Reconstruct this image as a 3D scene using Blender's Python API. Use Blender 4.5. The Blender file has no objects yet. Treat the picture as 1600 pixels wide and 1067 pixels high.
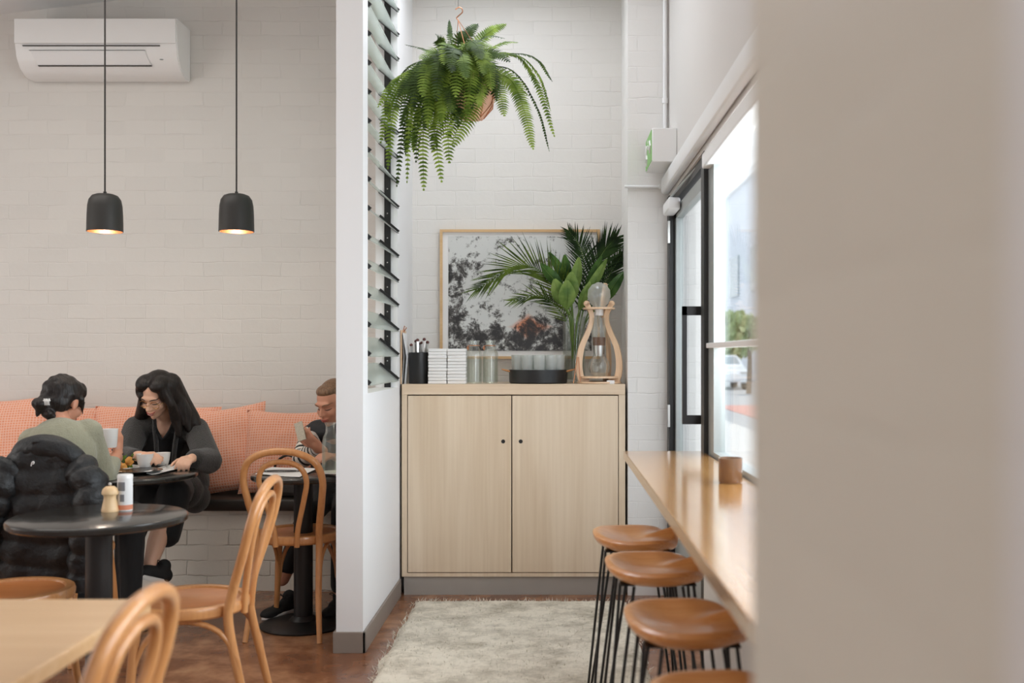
import bpy, bmesh, math, random
from mathutils import Vector, Matrix, Euler, noise as mnoise
random.seed(7)
PI = math.pi
scene = bpy.context.scene
C = scene.collection
V = Vector

# ------------------------------------------------------------------ camera
EYE = 1.33
FP = 1600.0
cam_d = bpy.data.cameras.new('camera')
cam_d.sensor_width = 36.0
cam_d.lens = 36.0
cam_d.shift_x = (800 - 863) / 1600.0
cam_d.shift_y = (555 - 533.5) / 1600.0
cam_d.clip_start = 0.05
cam_d.dof.use_dof = True
cam_d.dof.focus_distance = 5.4
cam_d.dof.aperture_fstop = 2.2
cam = bpy.data.objects.new('camera', cam_d)
cam.location = (0, 0, EYE)
cam.rotation_euler = (PI / 2, 0, 0)
C.objects.link(cam)
scene.camera = cam

# ------------------------------------------------------------------ exposure
scene.view_settings.view_transform = 'Standard'
scene.view_settings.look = 'None'
scene.view_settings.gamma = 1.0
scene.view_settings.use_curve_mapping = False
scene.view_settings.exposure = 0.70

# ------------------------------------------------------------------ world sky
w = bpy.data.worlds.new('sky')
scene.world = w
w.use_nodes = True
nt = w.node_tree
nt.nodes.clear()
o_ = nt.nodes.new('ShaderNodeOutputWorld')
bg = nt.nodes.new('ShaderNodeBackground')
tc = nt.nodes.new('ShaderNodeTexCoord')
nz = nt.nodes.new('ShaderNodeTexNoise')
nz.inputs['Scale'].default_value = 6.0
nz.inputs['Detail'].default_value = 5.0
cr = nt.nodes.new('ShaderNodeValToRGB')
cr.color_ramp.elements[0].position = 0.35
cr.color_ramp.elements[0].color = (0.66, 0.74, 0.86, 1)
cr.color_ramp.elements[1].position = 0.62
cr.color_ramp.elements[1].color = (0.95, 0.96, 1.0, 1)
nt.links.new(tc.outputs['Generated'], nz.inputs['Vector'])
nt.links.new(nz.outputs['Fac'], cr.inputs['Fac'])
nt.links.new(cr.outputs['Color'], bg.inputs['Color'])
nt.links.new(bg.outputs['Background'], o_.inputs['Surface'])
bg.inputs['Strength'].default_value = 1.5

# ------------------------------------------------------------------ area lamps: window daylight and added fill
def area(name, loc, rot, sx, sy, power, col):
    l = bpy.data.lights.new(name, 'AREA')
    l.shape = 'RECTANGLE'
    l.size = sx
    l.size_y = sy
    l.energy = power
    l.color = col
    o = bpy.data.objects.new(name, l)
    o.location = loc
    o.rotation_euler = rot
    C.objects.link(o)
    return o
# daylight of the side windows; front, left and ceiling lamps are added fill
area('front_fill', (-2.2, -2.9, 1.7), (PI / 2, 0, 0), 5.0, 2.8, 11, (0.96, 0.98, 1.0))  # added fill from behind the camera, no glazing there
area('side_daylight', (0.95, 2.6, 1.75), (0, PI / 2, 0), 1.3, 3.4, 58, (0.90, 0.95, 1.0))
area('left_fill', (-4.95, 3.4, 1.4), (0, -PI / 2, 0), 1.6, 2.6, 17, (1.0, 0.97, 0.93))  # added fill to brighten people and cushions, no window in that wall
area('ceiling_fill_corridor', (-0.30, 5.0, 3.55), (0, 0, 0), 0.7, 1.4, 12.5, (0.87, 0.92, 1.0))  # added fill for niche and back wall, no fixture there
area('ceiling_fill_dining', (-2.7, 4.2, 3.3), (0, 0, 0), 2.6, 1.4, 15, (1.0, 0.97, 0.92))  # added fill over the dining side, no fixture there

# ================================================================== helpers
def lin(c):
    out = []
    for x in c[:3]:
        x = x / 255.0
        out.append(x / 12.92 if x <= 0.04045 else ((x + 0.055) / 1.055) ** 2.4)
    return (out[0], out[1], out[2], 1.0)

MATS = {}
def base_mat(name):
    m = bpy.data.materials.new(name)
    m.use_nodes = True
    t = m.node_tree
    b = t.nodes['Principled BSDF']
    MATS[name] = m
    return m, t, b

def N(t, kind, **kw):
    n = t.nodes.new(kind)
    for k, v in kw.items():
        n.inputs[k.replace('_', ' ')].default_value = v
    return n

def mat(name, col, rough=0.6, var=0.08, scale=12.0, metal=0.0, bump=0.0, bscale=60.0, spec=0.5, coat=0.0, sheen=0.0, sub=0.0):
    """plain material with a slight procedural variation of tone and optional bump"""
    m, t, b = base_mat(name)
    c = lin(col)
    tcn = N(t, 'ShaderNodeTexCoord')
    nz = N(t, 'ShaderNodeTexNoise', Scale=scale, Detail=4.0)
    t.links.new(tcn.outputs['Object'], nz.inputs['Vector'])
    mx = N(t, 'ShaderNodeMix')
    mx.data_type = 'RGBA'
    mx.inputs[6].default_value = tuple(min(1, x * (1 - var)) for x in c[:3]) + (1,)
    mx.inputs[7].default_value = tuple(min(1, x * (1 + var)) for x in c[:3]) + (1,)
    t.links.new(nz.outputs['Fac'], mx.inputs[0])
    t.links.new(mx.outputs[2], b.inputs['Base Color'])
    b.inputs['Roughness'].default_value = rough
    b.inputs['Metallic'].default_value = metal
    b.inputs['Specular IOR Level'].default_value = spec
    b.inputs['Coat Weight'].default_value = coat
    b.inputs['Coat Roughness'].default_value = 0.08
    b.inputs['Sheen Weight'].default_value = sheen
    if sub:
        b.inputs['Subsurface Weight'].default_value = sub
        b.inputs['Subsurface Radius'].default_value = (0.01, 0.004, 0.002)
    if bump:
        n2 = N(t, 'ShaderNodeTexNoise', Scale=bscale, Detail=6.0)
        t.links.new(tcn.outputs['Object'], n2.inputs['Vector'])
        bp = N(t, 'ShaderNodeBump', Strength=1.0, Distance=bump)
        t.links.new(n2.outputs['Fac'], bp.inputs['Height'])
        t.links.new(bp.outputs['Normal'], b.inputs['Normal'])
    return m

def wood(name, c1, c2, axis='Z', rough=0.4, scale=1.0, coat=0.0, bands=14.0, distort=3.0):
    """wood with long grain along axis"""
    m, t, b = base_mat(name)
    tcn = N(t, 'ShaderNodeTexCoord')
    mp = N(t, 'ShaderNodeMapping')
    s = [9.0 * scale] * 3
    s['XYZ'.index(axis)] = 0.7 * scale
    mp.inputs['Scale'].default_value = s
    t.links.new(tcn.outputs['Object'], mp.inputs['Vector'])
    n1 = N(t, 'ShaderNodeTexNoise', Scale=1.0, Detail=3.0, Distortion=distort * 0.2)
    t.links.new(mp.outputs['Vector'], n1.inputs['Vector'])
    mp2 = N(t, 'ShaderNodeMapping')
    s2 = [90.0 * scale] * 3
    s2['XYZ'.index(axis)] = 2.5 * scale
    mp2.inputs['Scale'].default_value = s2
    t.links.new(tcn.outputs['Object'], mp2.inputs['Vector'])
    n2 = N(t, 'ShaderNodeTexNoise', Scale=1.0, Detail=5.0)
    t.links.new(mp2.outputs['Vector'], n2.inputs['Vector'])
    sn = N(t, 'ShaderNodeMath')
    sn.operation = 'MULTIPLY'
    sn.inputs[1].default_value = bands
    t.links.new(n1.outputs['Fac'], sn.inputs[0])
    s3 = N(t, 'ShaderNodeMath')
    s3.operation = 'SINE'
    t.links.new(sn.outputs[0], s3.inputs[0])
    ma = N(t, 'ShaderNodeMath')
    ma.operation = 'MULTIPLY_ADD'
    ma.inputs[1].default_value = 0.2
    t.links.new(s3.outputs[0], ma.inputs[0])
    t.links.new(n2.outputs['Fac'], ma.inputs[2])
    ramp = N(t, 'ShaderNodeValToRGB')
    ramp.color_ramp.elements[0].position = 0.1
    ramp.color_ramp.elements[0].color = lin(c1)
    ramp.color_ramp.elements[1].position = 0.9
    ramp.color_ramp.elements[1].color = lin(c2)
    t.links.new(ma.outputs[0], ramp.inputs['Fac'])
    t.links.new(ramp.outputs['Color'], b.inputs['Base Color'])
    b.inputs['Roughness'].default_value = rough
    b.inputs['Coat Weight'].default_value = coat
    b.inputs['Coat Roughness'].default_value = 0.12
    return m

def brick(name, col, plane='XZ', line=0.97, bump=0.0022, rough=0.55):
    """painted brickwork: one paint colour over bricks and joints, relief by bump"""
    m, t, b = base_mat(name)
    tcn = N(t, 'ShaderNodeTexCoord')
    sp = N(t, 'ShaderNodeSeparateXYZ')
    cb = N(t, 'ShaderNodeCombineXYZ')
    t.links.new(tcn.outputs['Object'], sp.inputs[0])
    t.links.new(sp.outputs[plane[0]], cb.inputs['X'])
    t.links.new(sp.outputs[plane[1]], cb.inputs['Y'])
    nd = N(t, 'ShaderNodeTexNoise', Scale=9.0, Detail=3.0)
    t.links.new(tcn.outputs['Object'], nd.inputs['Vector'])
    ad = N(t, 'ShaderNodeMixRGB')
    ad.blend_type = 'LINEAR_LIGHT'
    ad.inputs['Fac'].default_value = 0.012
    t.links.new(cb.outputs[0], ad.inputs[1])
    t.links.new(nd.outputs['Color'], ad.inputs[2])
    br = N(t, 'ShaderNodeTexBrick', Scale=1.0)
    br.offset = 0.5
    br.inputs['Brick Width'].default_value = 0.235
    br.inputs['Row Height'].default_value = 0.086
    br.inputs['Mortar Size'].default_value = 0.005
    br.inputs['Mortar Smooth'].default_value = 1.0
    br.inputs['Bias'].default_value = 0.0
    c = lin(col)
    br.inputs['Color1'].default_value = c
    br.inputs['Color2'].default_value = tuple(x * 0.965 for x in c[:3]) + (1,)
    br.inputs['Mortar'].default_value = tuple(x * line for x in c[:3]) + (1,)
    t.links.new(ad.outputs[0], br.inputs['Vector'])
    t.links.new(br.outputs['Color'], b.inputs['Base Color'])
    n2 = N(t, 'ShaderNodeTexNoise', Scale=26.0, Detail=6.0, Roughness=0.6)
    t.links.new(tcn.outputs['Object'], n2.inputs['Vector'])
    n3 = N(t, 'ShaderNodeTexNoise', Scale=5.0, Detail=2.0)
    t.links.new(tcn.outputs['Object'], n3.inputs['Vector'])
    # joints fade in and out under the thick paint
    fd = N(t, 'ShaderNodeMapRange')
    fd.inputs['From Min'].default_value = 0.35
    fd.inputs['From Max'].default_value = 0.65
    fd.inputs['To Min'].default_value = -0.05
    fd.inputs['To Max'].default_value = -1.0
    t.links.new(n3.outputs['Fac'], fd.inputs[0])
    mu = N(t, 'ShaderNodeMath')
    mu.operation = 'MULTIPLY'
    t.links.new(br.outputs['Fac'], mu.inputs[0])
    t.links.new(fd.outputs[0], mu.inputs[1])
    ma = N(t, 'ShaderNodeMath')
    ma.operation = 'MULTIPLY_ADD'
    ma.inputs[1].default_value = 0.55
    t.links.new(n2.outputs['Fac'], ma.inputs[0])
    t.links.new(mu.outputs[0], ma.inputs[2])
    bp = N(t, 'ShaderNodeBump', Strength=0.8, Distance=bump)
    t.links.new(ma.outputs[0], bp.inputs['Height'])
    t.links.new(bp.outputs['Normal'], b.inputs['Normal'])
    b.inputs['Roughness'].default_value = rough
    b.inputs['Specular IOR Level'].default_value = 0.35
    return m

def clear_glass(name, tint=(235, 242, 240), edge=0.75, base=0.06, rough=0.02, cloud=0.0):
    """thin clear glass: see-through face-on, reflecting at its edges"""
    m, t, b = base_mat(name)
    t.nodes.remove(b)
    out = t.nodes['Material Output']
    tr = N(t, 'ShaderNodeBsdfTransparent')
    tr.inputs['Color'].default_value = lin(tint)
    gl = N(t, 'ShaderNodeBsdfGlossy')
    gl.inputs['Roughness'].default_value = rough
    gl.inputs['Color'].default_value = (0.95, 0.97, 0.97, 1)
    lw = N(t, 'ShaderNodeLayerWeight', Blend=0.35)
    mr = N(t, 'ShaderNodeMapRange')
    mr.inputs['To Min'].default_value = base
    mr.inputs['To Max'].default_value = edge
    t.links.new(lw.outputs['Fresnel'], mr.inputs[0])
    mx = N(t, 'ShaderNodeMixShader')
    t.links.new(mr.outputs[0], mx.inputs[0])
    t.links.new(tr.outputs[0], mx.inputs[1])
    t.links.new(gl.outputs[0], mx.inputs[2])
    last = mx.outputs[0]
    if cloud:
        df = N(t, 'ShaderNodeBsdfTranslucent')
        df.inputs['Color'].default_value = (0.93, 0.95, 0.93, 1)
        d2 = N(t, 'ShaderNodeBsdfDiffuse')
        d2.inputs['Color'].default_value = (0.93, 0.95, 0.93, 1)
        md = N(t, 'ShaderNodeMixShader')
        md.inputs[0].default_value = 0.5
        t.links.new(df.outputs[0], md.inputs[1])
        t.links.new(d2.outputs[0], md.inputs[2])
        mc = N(t, 'ShaderNodeMixShader')
        mc.inputs[0].default_value = cloud
        t.links.new(last, mc.inputs[1])
        t.links.new(md.outputs[0], mc.inputs[2])
        last = mc.outputs[0]
    t.links.new(last, out.inputs['Surface'])
    return m

def leafmat(name, c1, c2, trans=0.3, rough=0.6, scale=14.0):
    m, t, b = base_mat(name)
    out = t.nodes['Material Output']
    tcn = N(t, 'ShaderNodeTexCoord')
    nz = N(t, 'ShaderNodeTexNoise', Scale=scale, Detail=3.0)
    t.links.new(tcn.outputs['Object'], nz.inputs['Vector'])
    ramp = N(t, 'ShaderNodeValToRGB')
    ramp.color_ramp.elements[0].position = 0.35
    ramp.color_ramp.elements[0].color = lin(c1)
    ramp.color_ramp.elements[1].position = 0.65
    ramp.color_ramp.elements[1].color = lin(c2)
    t.links.new(nz.outputs['Fac'], ramp.inputs['Fac'])
    t.links.new(ramp.outputs['Color'], b.inputs['Base Color'])
    b.inputs['Roughness'].default_value = rough
    b.inputs['Specular IOR Level'].default_value = 0.18
    ts = N(t, 'ShaderNodeBsdfTranslucent')
    t.links.new(ramp.outputs['Color'], ts.inputs['Color'])
    mx = N(t, 'ShaderNodeMixShader')
    mx.inputs[0].default_value = trans
    t.links.new(b.outputs[0], mx.inputs[1])
    t.links.new(ts.outputs[0], mx.inputs[2])
    t.links.new(mx.outputs[0], out.inputs['Surface'])
    return m

def strands(name, c1, c2):
    m, t, b = base_mat(name)
    tcn = N(t, 'ShaderNodeTexCoord')
    mp = N(t, 'ShaderNodeMapping')
    mp.inputs['Scale'].default_value = (150, 150, 9)
    t.links.new(tcn.outputs['Object'], mp.inputs['Vector'])
    nz = N(t, 'ShaderNodeTexNoise', Scale=1.0, Detail=3.0)
    t.links.new(mp.outputs['Vector'], nz.inputs['Vector'])
    ramp = N(t, 'ShaderNodeValToRGB')
    ramp.color_ramp.elements[0].position = 0.3
    ramp.color_ramp.elements[0].color = lin(c1)
    ramp.color_ramp.elements[1].position = 0.75
    ramp.color_ramp.elements[1].color = lin(c2)
    t.links.new(nz.outputs['Fac'], ramp.inputs['Fac'])
    t.links.new(ramp.outputs['Color'], b.inputs['Base Color'])
    bp = N(t, 'ShaderNodeBump', Strength=0.8, Distance=0.004)
    t.links.new(nz.outputs['Fac'], bp.inputs['Height'])
    t.links.new(bp.outputs['Normal'], b.inputs['Normal'])
    b.inputs['Roughness'].default_value = 0.42
    b.inputs['Specular IOR Level'].default_value = 0.35
    return m

def P(u, v, d):
    """a point of the place, sighted from the eye: photo column, photo row, distance along the room"""
    return V(((u - 863) * d / FP, d, EYE - (v - 555) * d / FP))

# ---------------------------------------------------------------- mesh building
def B():
    return bmesh.new()

def setmi(bm, n0, mi):
    if mi:
        bm.faces.ensure_lookup_table()
        for f in bm.faces[n0:]:
            f.material_index = mi

def box(bm, c, s, rot=None, mi=0):
    n0 = len(bm.faces)
    M = Matrix.Translation(V(c)) @ (rot.to_4x4() if rot is not None else Matrix.Identity(4)) @ Matrix.Diagonal((s[0], s[1], s[2], 1))
    bmesh.ops.create_cube(bm, size=1.0, matrix=M)
    setmi(bm, n0, mi)

def box2(bm, a, b, mi=0):
    box(bm, [(a[i] + b[i]) / 2 for i in range(3)], [abs(b[i] - a[i]) for i in range(3)], None, mi)

RB = set()
def rbox(bm, a, b, r=0.004, seg=2, mi=0):
    RB.add(id(bm))
    """box with rounded edges"""
    t = bmesh.new()
    box2(t, a, b)
    bmesh.ops.bevel(t, geom=t.edges[:], offset=r, segments=seg, affect='EDGES', profile=0.5)
    merge(bm, t, None, mi)

def merge(bm, t, M=None, mi=None):
    n0 = len(bm.faces)
    vm = {}
    for v in t.verts:
        vm[v] = bm.verts.new(M @ v.co if M is not None else v.co)
    for f in t.faces:
        try:
            nf = bm.faces.new([vm[v] for v in f.verts])
            nf.material_index = f.material_index if mi is None else mi
        except ValueError:
            pass
    t.free()

def crom(pts, sub=6, closed=False):
    pts = [V(p) for p in pts]
    n = len(pts)
    out = []
    rng = n if closed else n - 1
    for i in range(rng):
        if closed:
            p0, p1, p2, p3 = pts[(i - 1) % n], pts[i], pts[(i + 1) % n], pts[(i + 2) % n]
        else:
            p1, p2 = pts[i], pts[i + 1]
            p0 = pts[i - 1] if i > 0 else p1 * 2 - p2
            p3 = pts[i + 2] if i + 2 < n else p2 * 2 - p1
        for k in range(sub):
            s = k / sub
            out.append(0.5 * ((2 * p1) + (p2 - p0) * s + (2 * p0 - 5 * p1 + 4 * p2 - p3) * s * s + (3 * p1 - p0 - 3 * p2 + p3) * s ** 3))
    if not closed:
        out.append(pts[-1])
    return out

def interp(vals, n):
    out = []
    m = len(vals) - 1
    for i in range(n):
        x = i * m / (n - 1)
        k = min(int(x), m - 1)
        out.append(vals[k] + (vals[k + 1] - vals[k]) * (x - k))
    return out

def tube(bm, pts, r, n=10, sub=0, closed=False, mi=0, stripe=None, flat=None):
    """round bar along a path; r a number or a list; flat=(a,b) squashes the section"""
    n0 = len(bm.faces)
    if sub:
        rl = r if isinstance(r, (list, tuple)) else None
        pts = crom(pts, sub, closed)
        if rl:
            r = interp(list(rl), len(pts))
    pts = [V(p) for p in pts]
    m = len(pts)
    rs = list(r) if isinstance(r, (list, tuple)) else [r] * m
    tang = []
    for i in range(m):
        if closed:
            tg = pts[(i + 1) % m] - pts[i - 1]
        else:
            tg = pts[min(i + 1, m - 1)] - pts[max(i - 1, 0)]
        tang.append(tg.normalized() if tg.length > 1e-9 else V((0, 0, 1)))
    ref = V((0, 0, 1)) if abs(tang[0].z) < 0.9 else V((1, 0, 0))
    nrm = (ref - tang[0] * ref.dot(tang[0])).normalized()
    rings = []
    for i in range(m):
        if i:
            q = tang[i - 1].rotation_difference(tang[i])
            nrm = (q @ nrm)
            nrm = (nrm - tang[i] * nrm.dot(tang[i])).normalized()
        bn = tang[i].cross(nrm)
        fa, fb = flat if flat else (1, 1)
        rings.append([bm.verts.new(pts[i] + (nrm * math.cos(2 * PI * k / n) * fa + bn * math.sin(2 * PI * k / n) * fb) * rs[i]) for k in range(n)])
    for i in range(m if closed else m - 1):
        a, b = rings[i], rings[(i + 1) % m]
        for k in range(n):
            f = bm.faces.new((a[k], a[(k + 1) % n], b[(k + 1) % n], b[k]))
            f.material_index = mi
            if stripe and (i % stripe[0]) < stripe[1]:
                f.material_index = stripe[2]
    if not closed:
        for ring, fl in ((rings[0], True), (rings[-1], False)):
            f = bm.faces.new(ring[::-1] if fl else ring)
            f.material_index = mi

def lathe(bm, prof, n=28, c=(0, 0, 0), mi=0, M=None):
    c = V(c)
    rings = []
    for (r, z) in prof:
        if r < 1e-6:
            p = V((0, 0, z))
            rings.append([bm.verts.new((M @ p if M is not None else p) + c)])
        else:
            ring = []
            for k in range(n):
                p = V((r * math.cos(2 * PI * k / n), r * math.sin(2 * PI * k / n), z))
                ring.append(bm.verts.new((M @ p if M is not None else p) + c))
            rings.append(ring)
    for i in range(len(rings) - 1):
        a, b = rings[i], rings[i + 1]
        for k in range(n):
            k2 = (k + 1) % n
            if len(a) == 1 and len(b) == 1:
                continue
            if len(a) == 1:
                f = bm.faces.new((a[0], b[k2], b[k]))
            elif len(b) == 1:
                f = bm.faces.new((a[k], a[k2], b[0]))
            else:
                f = bm.faces.new((a[k], a[k2], b[k2], b[k]))
            f.material_index = mi

def prism(bm, poly, plane, a, b, mi=0):
    """extrude a 2-D outline between a and b along the axis missing from plane"""
    def mk(p, q):
        if plane == 'XZ':
            return V((p[0], q, p[1]))
        if plane == 'YZ':
            return V((q, p[0], p[1]))
        return V((p[0], p[1], q))
    va = [bm.verts.new(mk(p, a)) for p in poly]
    vb = [bm.verts.new(mk(p, b)) for p in poly]
    n = len(poly)
    fs = [bm.faces.new(va[::-1]), bm.faces.new(vb)]
    for i in range(n):
        fs.append(bm.faces.new((va[i], va[(i + 1) % n], vb[(i + 1) % n], vb[i])))
    for f in fs:
        f.material_index = mi
    bmesh.ops.recalc_face_normals(bm, faces=fs)

def ell(bm, c, r, rot=None, sub=3, mi=0):
    n0 = len(bm.faces)
    M = Matrix.Translation(V(c)) @ (rot.to_4x4() if rot is not None else Matrix.Identity(4)) @ Matrix.Diagonal((r[0], r[1], r[2], 1))
    bmesh.ops.create_icosphere(bm, subdivisions=sub, radius=1.0, matrix=M)
    setmi(bm, n0, mi)

_ICO = None
def rcone(bm, p0, r0, p1, r1):
    """limb segment: hull of two balls"""
    global _ICO
    if _ICO is None:
        t = bmesh.new()
        bmesh.ops.create_icosphere(t, subdivisions=2, radius=1.0)
        _ICO = [v.co.copy() for v in t.verts]
        t.free()
    t = bmesh.new()
    for p, r in ((V(p0), r0), (V(p1), r1)):
        for q in _ICO:
            t.verts.new(p + q * r)
    res = bmesh.ops.convex_hull(t, input=t.verts[:])
    bmesh.ops.delete(t, geom=[g for g in res['geom_interior'] if isinstance(g, bmesh.types.BMVert)], context='VERTS')
    merge(bm, t)

def chain(bm, pts, rs):
    for i in range(len(pts) - 1):
        rcone(bm, pts[i], rs[i], pts[i + 1], rs[i + 1])

def grid(bm, rows, closed_u=False, mi=0):
    vs = [[bm.verts.new(V(p)) for p in row] for row in rows]
    for i in range(len(vs) - 1):
        n = len(vs[i])
        for k in range(n if closed_u else n - 1):
            f = bm.faces.new((vs[i][k], vs[i][(k + 1) % n], vs[i + 1][(k + 1) % n], vs[i + 1][k]))
            f.material_index = mi
    return vs

def origin_of(o):
    return o.location if o else V((0, 0, 0))

def build(name, bm, m, parent=None, world=False, base=None, smooth=True, angle=38, recalc=True):
    """link one bmesh as one object. world: its points are in room coordinates, shifted under the parent (or to base)"""
    if id(bm) in RB:
        angle = min(angle, 20)
        RB.discard(id(bm))
    if recalc:
        bmesh.ops.recalc_face_normals(bm, faces=bm.faces[:])
    if world:
        off = V(origin_of(parent)) if parent else V(base or (0, 0, 0))
        if parent and parent.parent:
            off = V(parent.parent.location) + V(parent.location)
        for v in bm.verts:
            v.co -= off
    me = bpy.data.meshes.new(name)
    bm.to_mesh(me)
    bm.free()
    ms = m if isinstance(m, (list, tuple)) else [m]
    for x in ms:
        me.materials.append(x)
    if smooth:
        me.polygons.foreach_set('use_smooth', [True] * len(me.polygons))
        me.set_sharp_from_angle(angle=math.radians(angle))
    o = bpy.data.objects.new(name, me)
    C.objects.link(o)
    if parent:
        o.parent = parent
    elif base is not None:
        o.location = base
    return o

def tag(o, label, cat, group=None):
    o['label'] = label
    o['category'] = cat
    if group:
        o['group'] = group
    return o

def thing(name, label, cat, loc=(0, 0, 0), rotz=0.0, group=None):
    o = bpy.data.objects.new(name, None)
    o.empty_display_size = 0.05
    C.objects.link(o)
    o.location = loc
    o.rotation_euler = (0, 0, rotz)
    return tag(o, label, cat, group)

def struct(o):
    o['kind'] = 'structure'
    return o

def dup(root, loc, rotz=None, label=None, group=None, rot=None):
    r = root.copy()
    C.objects.link(r)
    r.location = loc
    if rotz is not None:
        r.rotation_euler = (0, 0, rotz)
    if rot is not None:
        r.rotation_euler = rot
    if label:
        r['label'] = label
    if group:
        r['group'] = group
    for ch in list(root.children):
        c = ch.copy()
        C.objects.link(c)
        c.parent = r
        for g in list(ch.children):
            d = g.copy()
            C.objects.link(d)
            d.parent = c
    return r

def remesh(bm, voxel, smooth=4, fac=0.5):
    """melt overlapping lumps into one continuous skin; returns a new bmesh"""
    me = bpy.data.meshes.new('melt')
    bmesh.ops.recalc_face_normals(bm, faces=bm.faces[:])
    bm.to_mesh(me)
    bm.free()
    o = bpy.data.objects.new('melt', me)
    C.objects.link(o)
    md = o.modifiers.new('r', 'REMESH')
    md.mode = 'VOXEL'
    md.voxel_size = voxel
    if smooth:
        s = o.modifiers.new('s', 'SMOOTH')
        s.iterations = smooth
        s.factor = fac
    dg = bpy.context.evaluated_depsgraph_get()
    me2 = bpy.data.meshes.new_from_object(o.evaluated_get(dg))
    out = bmesh.new()
    out.from_mesh(me2)
    bpy.data.objects.remove(o)
    bpy.data.meshes.remove(me)
    bpy.data.meshes.remove(me2)
    return out

# ================================================================== materials
WALLWHITE = (236, 233, 229)
m_brick_back = brick('painted_brick_back', (226, 222, 216), 'XZ', line=0.98, bump=0.0024)
m_brick_front = brick('painted_brick_pillar', WALLWHITE, 'XZ', line=0.98, bump=0.0018)
m_brick_side = brick('painted_brick_side', (232, 226, 212), 'YZ', line=0.985, bump=0.0015)
m_brick_bench = brick('painted_brick_bench', (230, 224, 212), 'XZ', line=0.9, bump=0.008)
m_plaster2 = mat('warm_white_plaster', (218, 213, 208), 0.7, 0.015, 3.0)
m_plaster = mat('white_plaster', (236, 235, 235), 0.7, 0.015, 3.0)
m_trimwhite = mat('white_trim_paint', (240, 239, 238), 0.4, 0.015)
m_base = mat('taupe_skirting', (142, 130, 120), 0.55, 0.05)
m_plinth = mat('grey_plinth', (168, 161, 152), 0.5, 0.05)
m_black = mat('black_metal', (26, 25, 25), 0.42, 0.1)
m_blackal = mat('black_aluminium', (30, 29, 29), 0.4, 0.1)
m_grey_al = mat('grey_aluminium', (168, 172, 170), 0.35, 0.03, metal=0.3)
m_steel = mat('brushed_steel', (190, 188, 185), 0.28, 0.05, metal=1.0)
m_copper = mat('copper_wire', (200, 140, 105), 0.35, 0.05, metal=0.9)
m_ply = wood('birch_plywood', (216, 192, 162), (234, 214, 188), 'Z', 0.42, 0.6, 0.12, 12.0)
m_plyedge = wood('plywood_edge', (218, 192, 162), (236, 214, 188), 'X', 0.42, 1.0, 0.1, 8.0)
m_bar = wood('oiled_oak_bar', (166, 116, 62), (204, 156, 98), 'Y', 0.16, 1.0, 0.6, 10.0)
m_table = wood('pale_ash_table', (204, 160, 112), (222, 184, 140), 'X', 0.4, 0.8, 0.2, 10.0)
m_bent = wood('steam_bent_beech', (188, 124, 70), (216, 156, 100), 'Z', 0.32, 1.4, 0.35, 6.0)
m_seatpanel = wood('beech_seat_panel', (184, 110, 58), (206, 136, 78), 'Y', 0.34, 1.2, 0.3, 8.0)
m_stool = wood('elm_stool_seat', (216, 140, 76), (244, 184, 120), 'X', 0.3, 1.6, 0.35, 10.0)
m_frameoak = wood('oak_frame', (205, 165, 115), (222, 186, 140), 'X', 0.4)
m_lightwood = wood('pale_beech', (216, 178, 142), (236, 204, 170), 'Z', 0.4)
m_millwood = wood('natural_wood_mill', (222, 180, 130), (238, 204, 158), 'Z', 0.4)
m_blacktop = mat('black_table_top', (40, 38, 35), 0.22, 0.2, 5.0, coat=0.25)
m_leather = mat('black_bench_leather', (48, 43, 39), 0.42, 0.1, bump=0.0015, bscale=90)
m_ac = mat('white_plastic', (246, 245, 243), 0.35, 0.01)
m_acdark = mat('dark_slot', (70, 66, 62), 0.6, 0.05)
m_shade = mat('matte_charcoal_shade', (44, 42, 39), 0.5, 0.1)
m_shadein = mat('copper_shade_lining', (140, 78, 44), 0.4, 0.08, metal=0.6)
m_cord = mat('black_flex', (40, 34, 32), 0.6, 0.1)
m_glass = clear_glass('window_glass', (249, 251, 251), 0.32, 0.02)
m_louvre = clear_glass('louvre_glass', (236, 243, 238), 0.38, 0.04, 0.08, 0.25)
m_bottle = clear_glass('bottle_glass', (248, 249, 246), 0.36, 0.04, 0.03, 0.05)
m_tumbler = clear_glass('tumbler_glass', (249, 249, 247), 0.42, 0.05, 0.05, 0.28)
m_frost = clear_glass('water_glass', (247, 249, 244), 0.2, 0.03, 0.1, 0.02)
m_paper = mat('white_paper', (236, 234, 232), 0.75, 0.02)
m_ceramic = mat('white_ceramic', (238, 236, 233), 0.25, 0.02)
m_ink = mat('dark_print', (70, 68, 66), 0.7, 0.05)
m_skin = mat('skin_fair', (226, 178, 150), 0.5, 0.05, 20.0, sub=0.08)
m_skin2 = mat('skin_tan', (206, 146, 118), 0.5, 0.05, 20.0, sub=0.08)
m_lips = mat('lips', (178, 88, 78), 0.45, 0.05)
m_eye = mat('dark_lashes', (32, 24, 20), 0.4, 0.05)
m_teeth = mat('teeth', (240, 236, 228), 0.3, 0.02)
m_hairblack = strands('black_hair', (20, 16, 15), (44, 36, 32))
m_hairbrown = strands('light_brown_hair', (96, 70, 52), (146, 112, 84))
m_sweater = mat('sage_knit', (152, 150, 128), 0.9, 0.12, 60.0, bump=0.004, bscale=150, sheen=0.3)
m_cardigan = mat('charcoal_knit', (52, 50, 48), 0.92, 0.25, 70.0, bump=0.005, bscale=140, sheen=0.25)
m_blackcloth = mat('black_cloth', (20, 19, 20), 0.85, 0.15, sheen=0.1)
m_puffer = mat('black_puffer_nylon', (25, 27, 29), 0.5, 0.2, 18.0, bump=0.012, bscale=22)
m_vest = mat('black_quilted_vest', (24, 25, 28), 0.6, 0.1, bump=0.004, bscale=30)
m_stripew = mat('white_jersey', (222, 214, 204), 0.85, 0.03)
m_stripeb = mat('black_jersey_stripe', (40, 38, 38), 0.85, 0.05)
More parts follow.
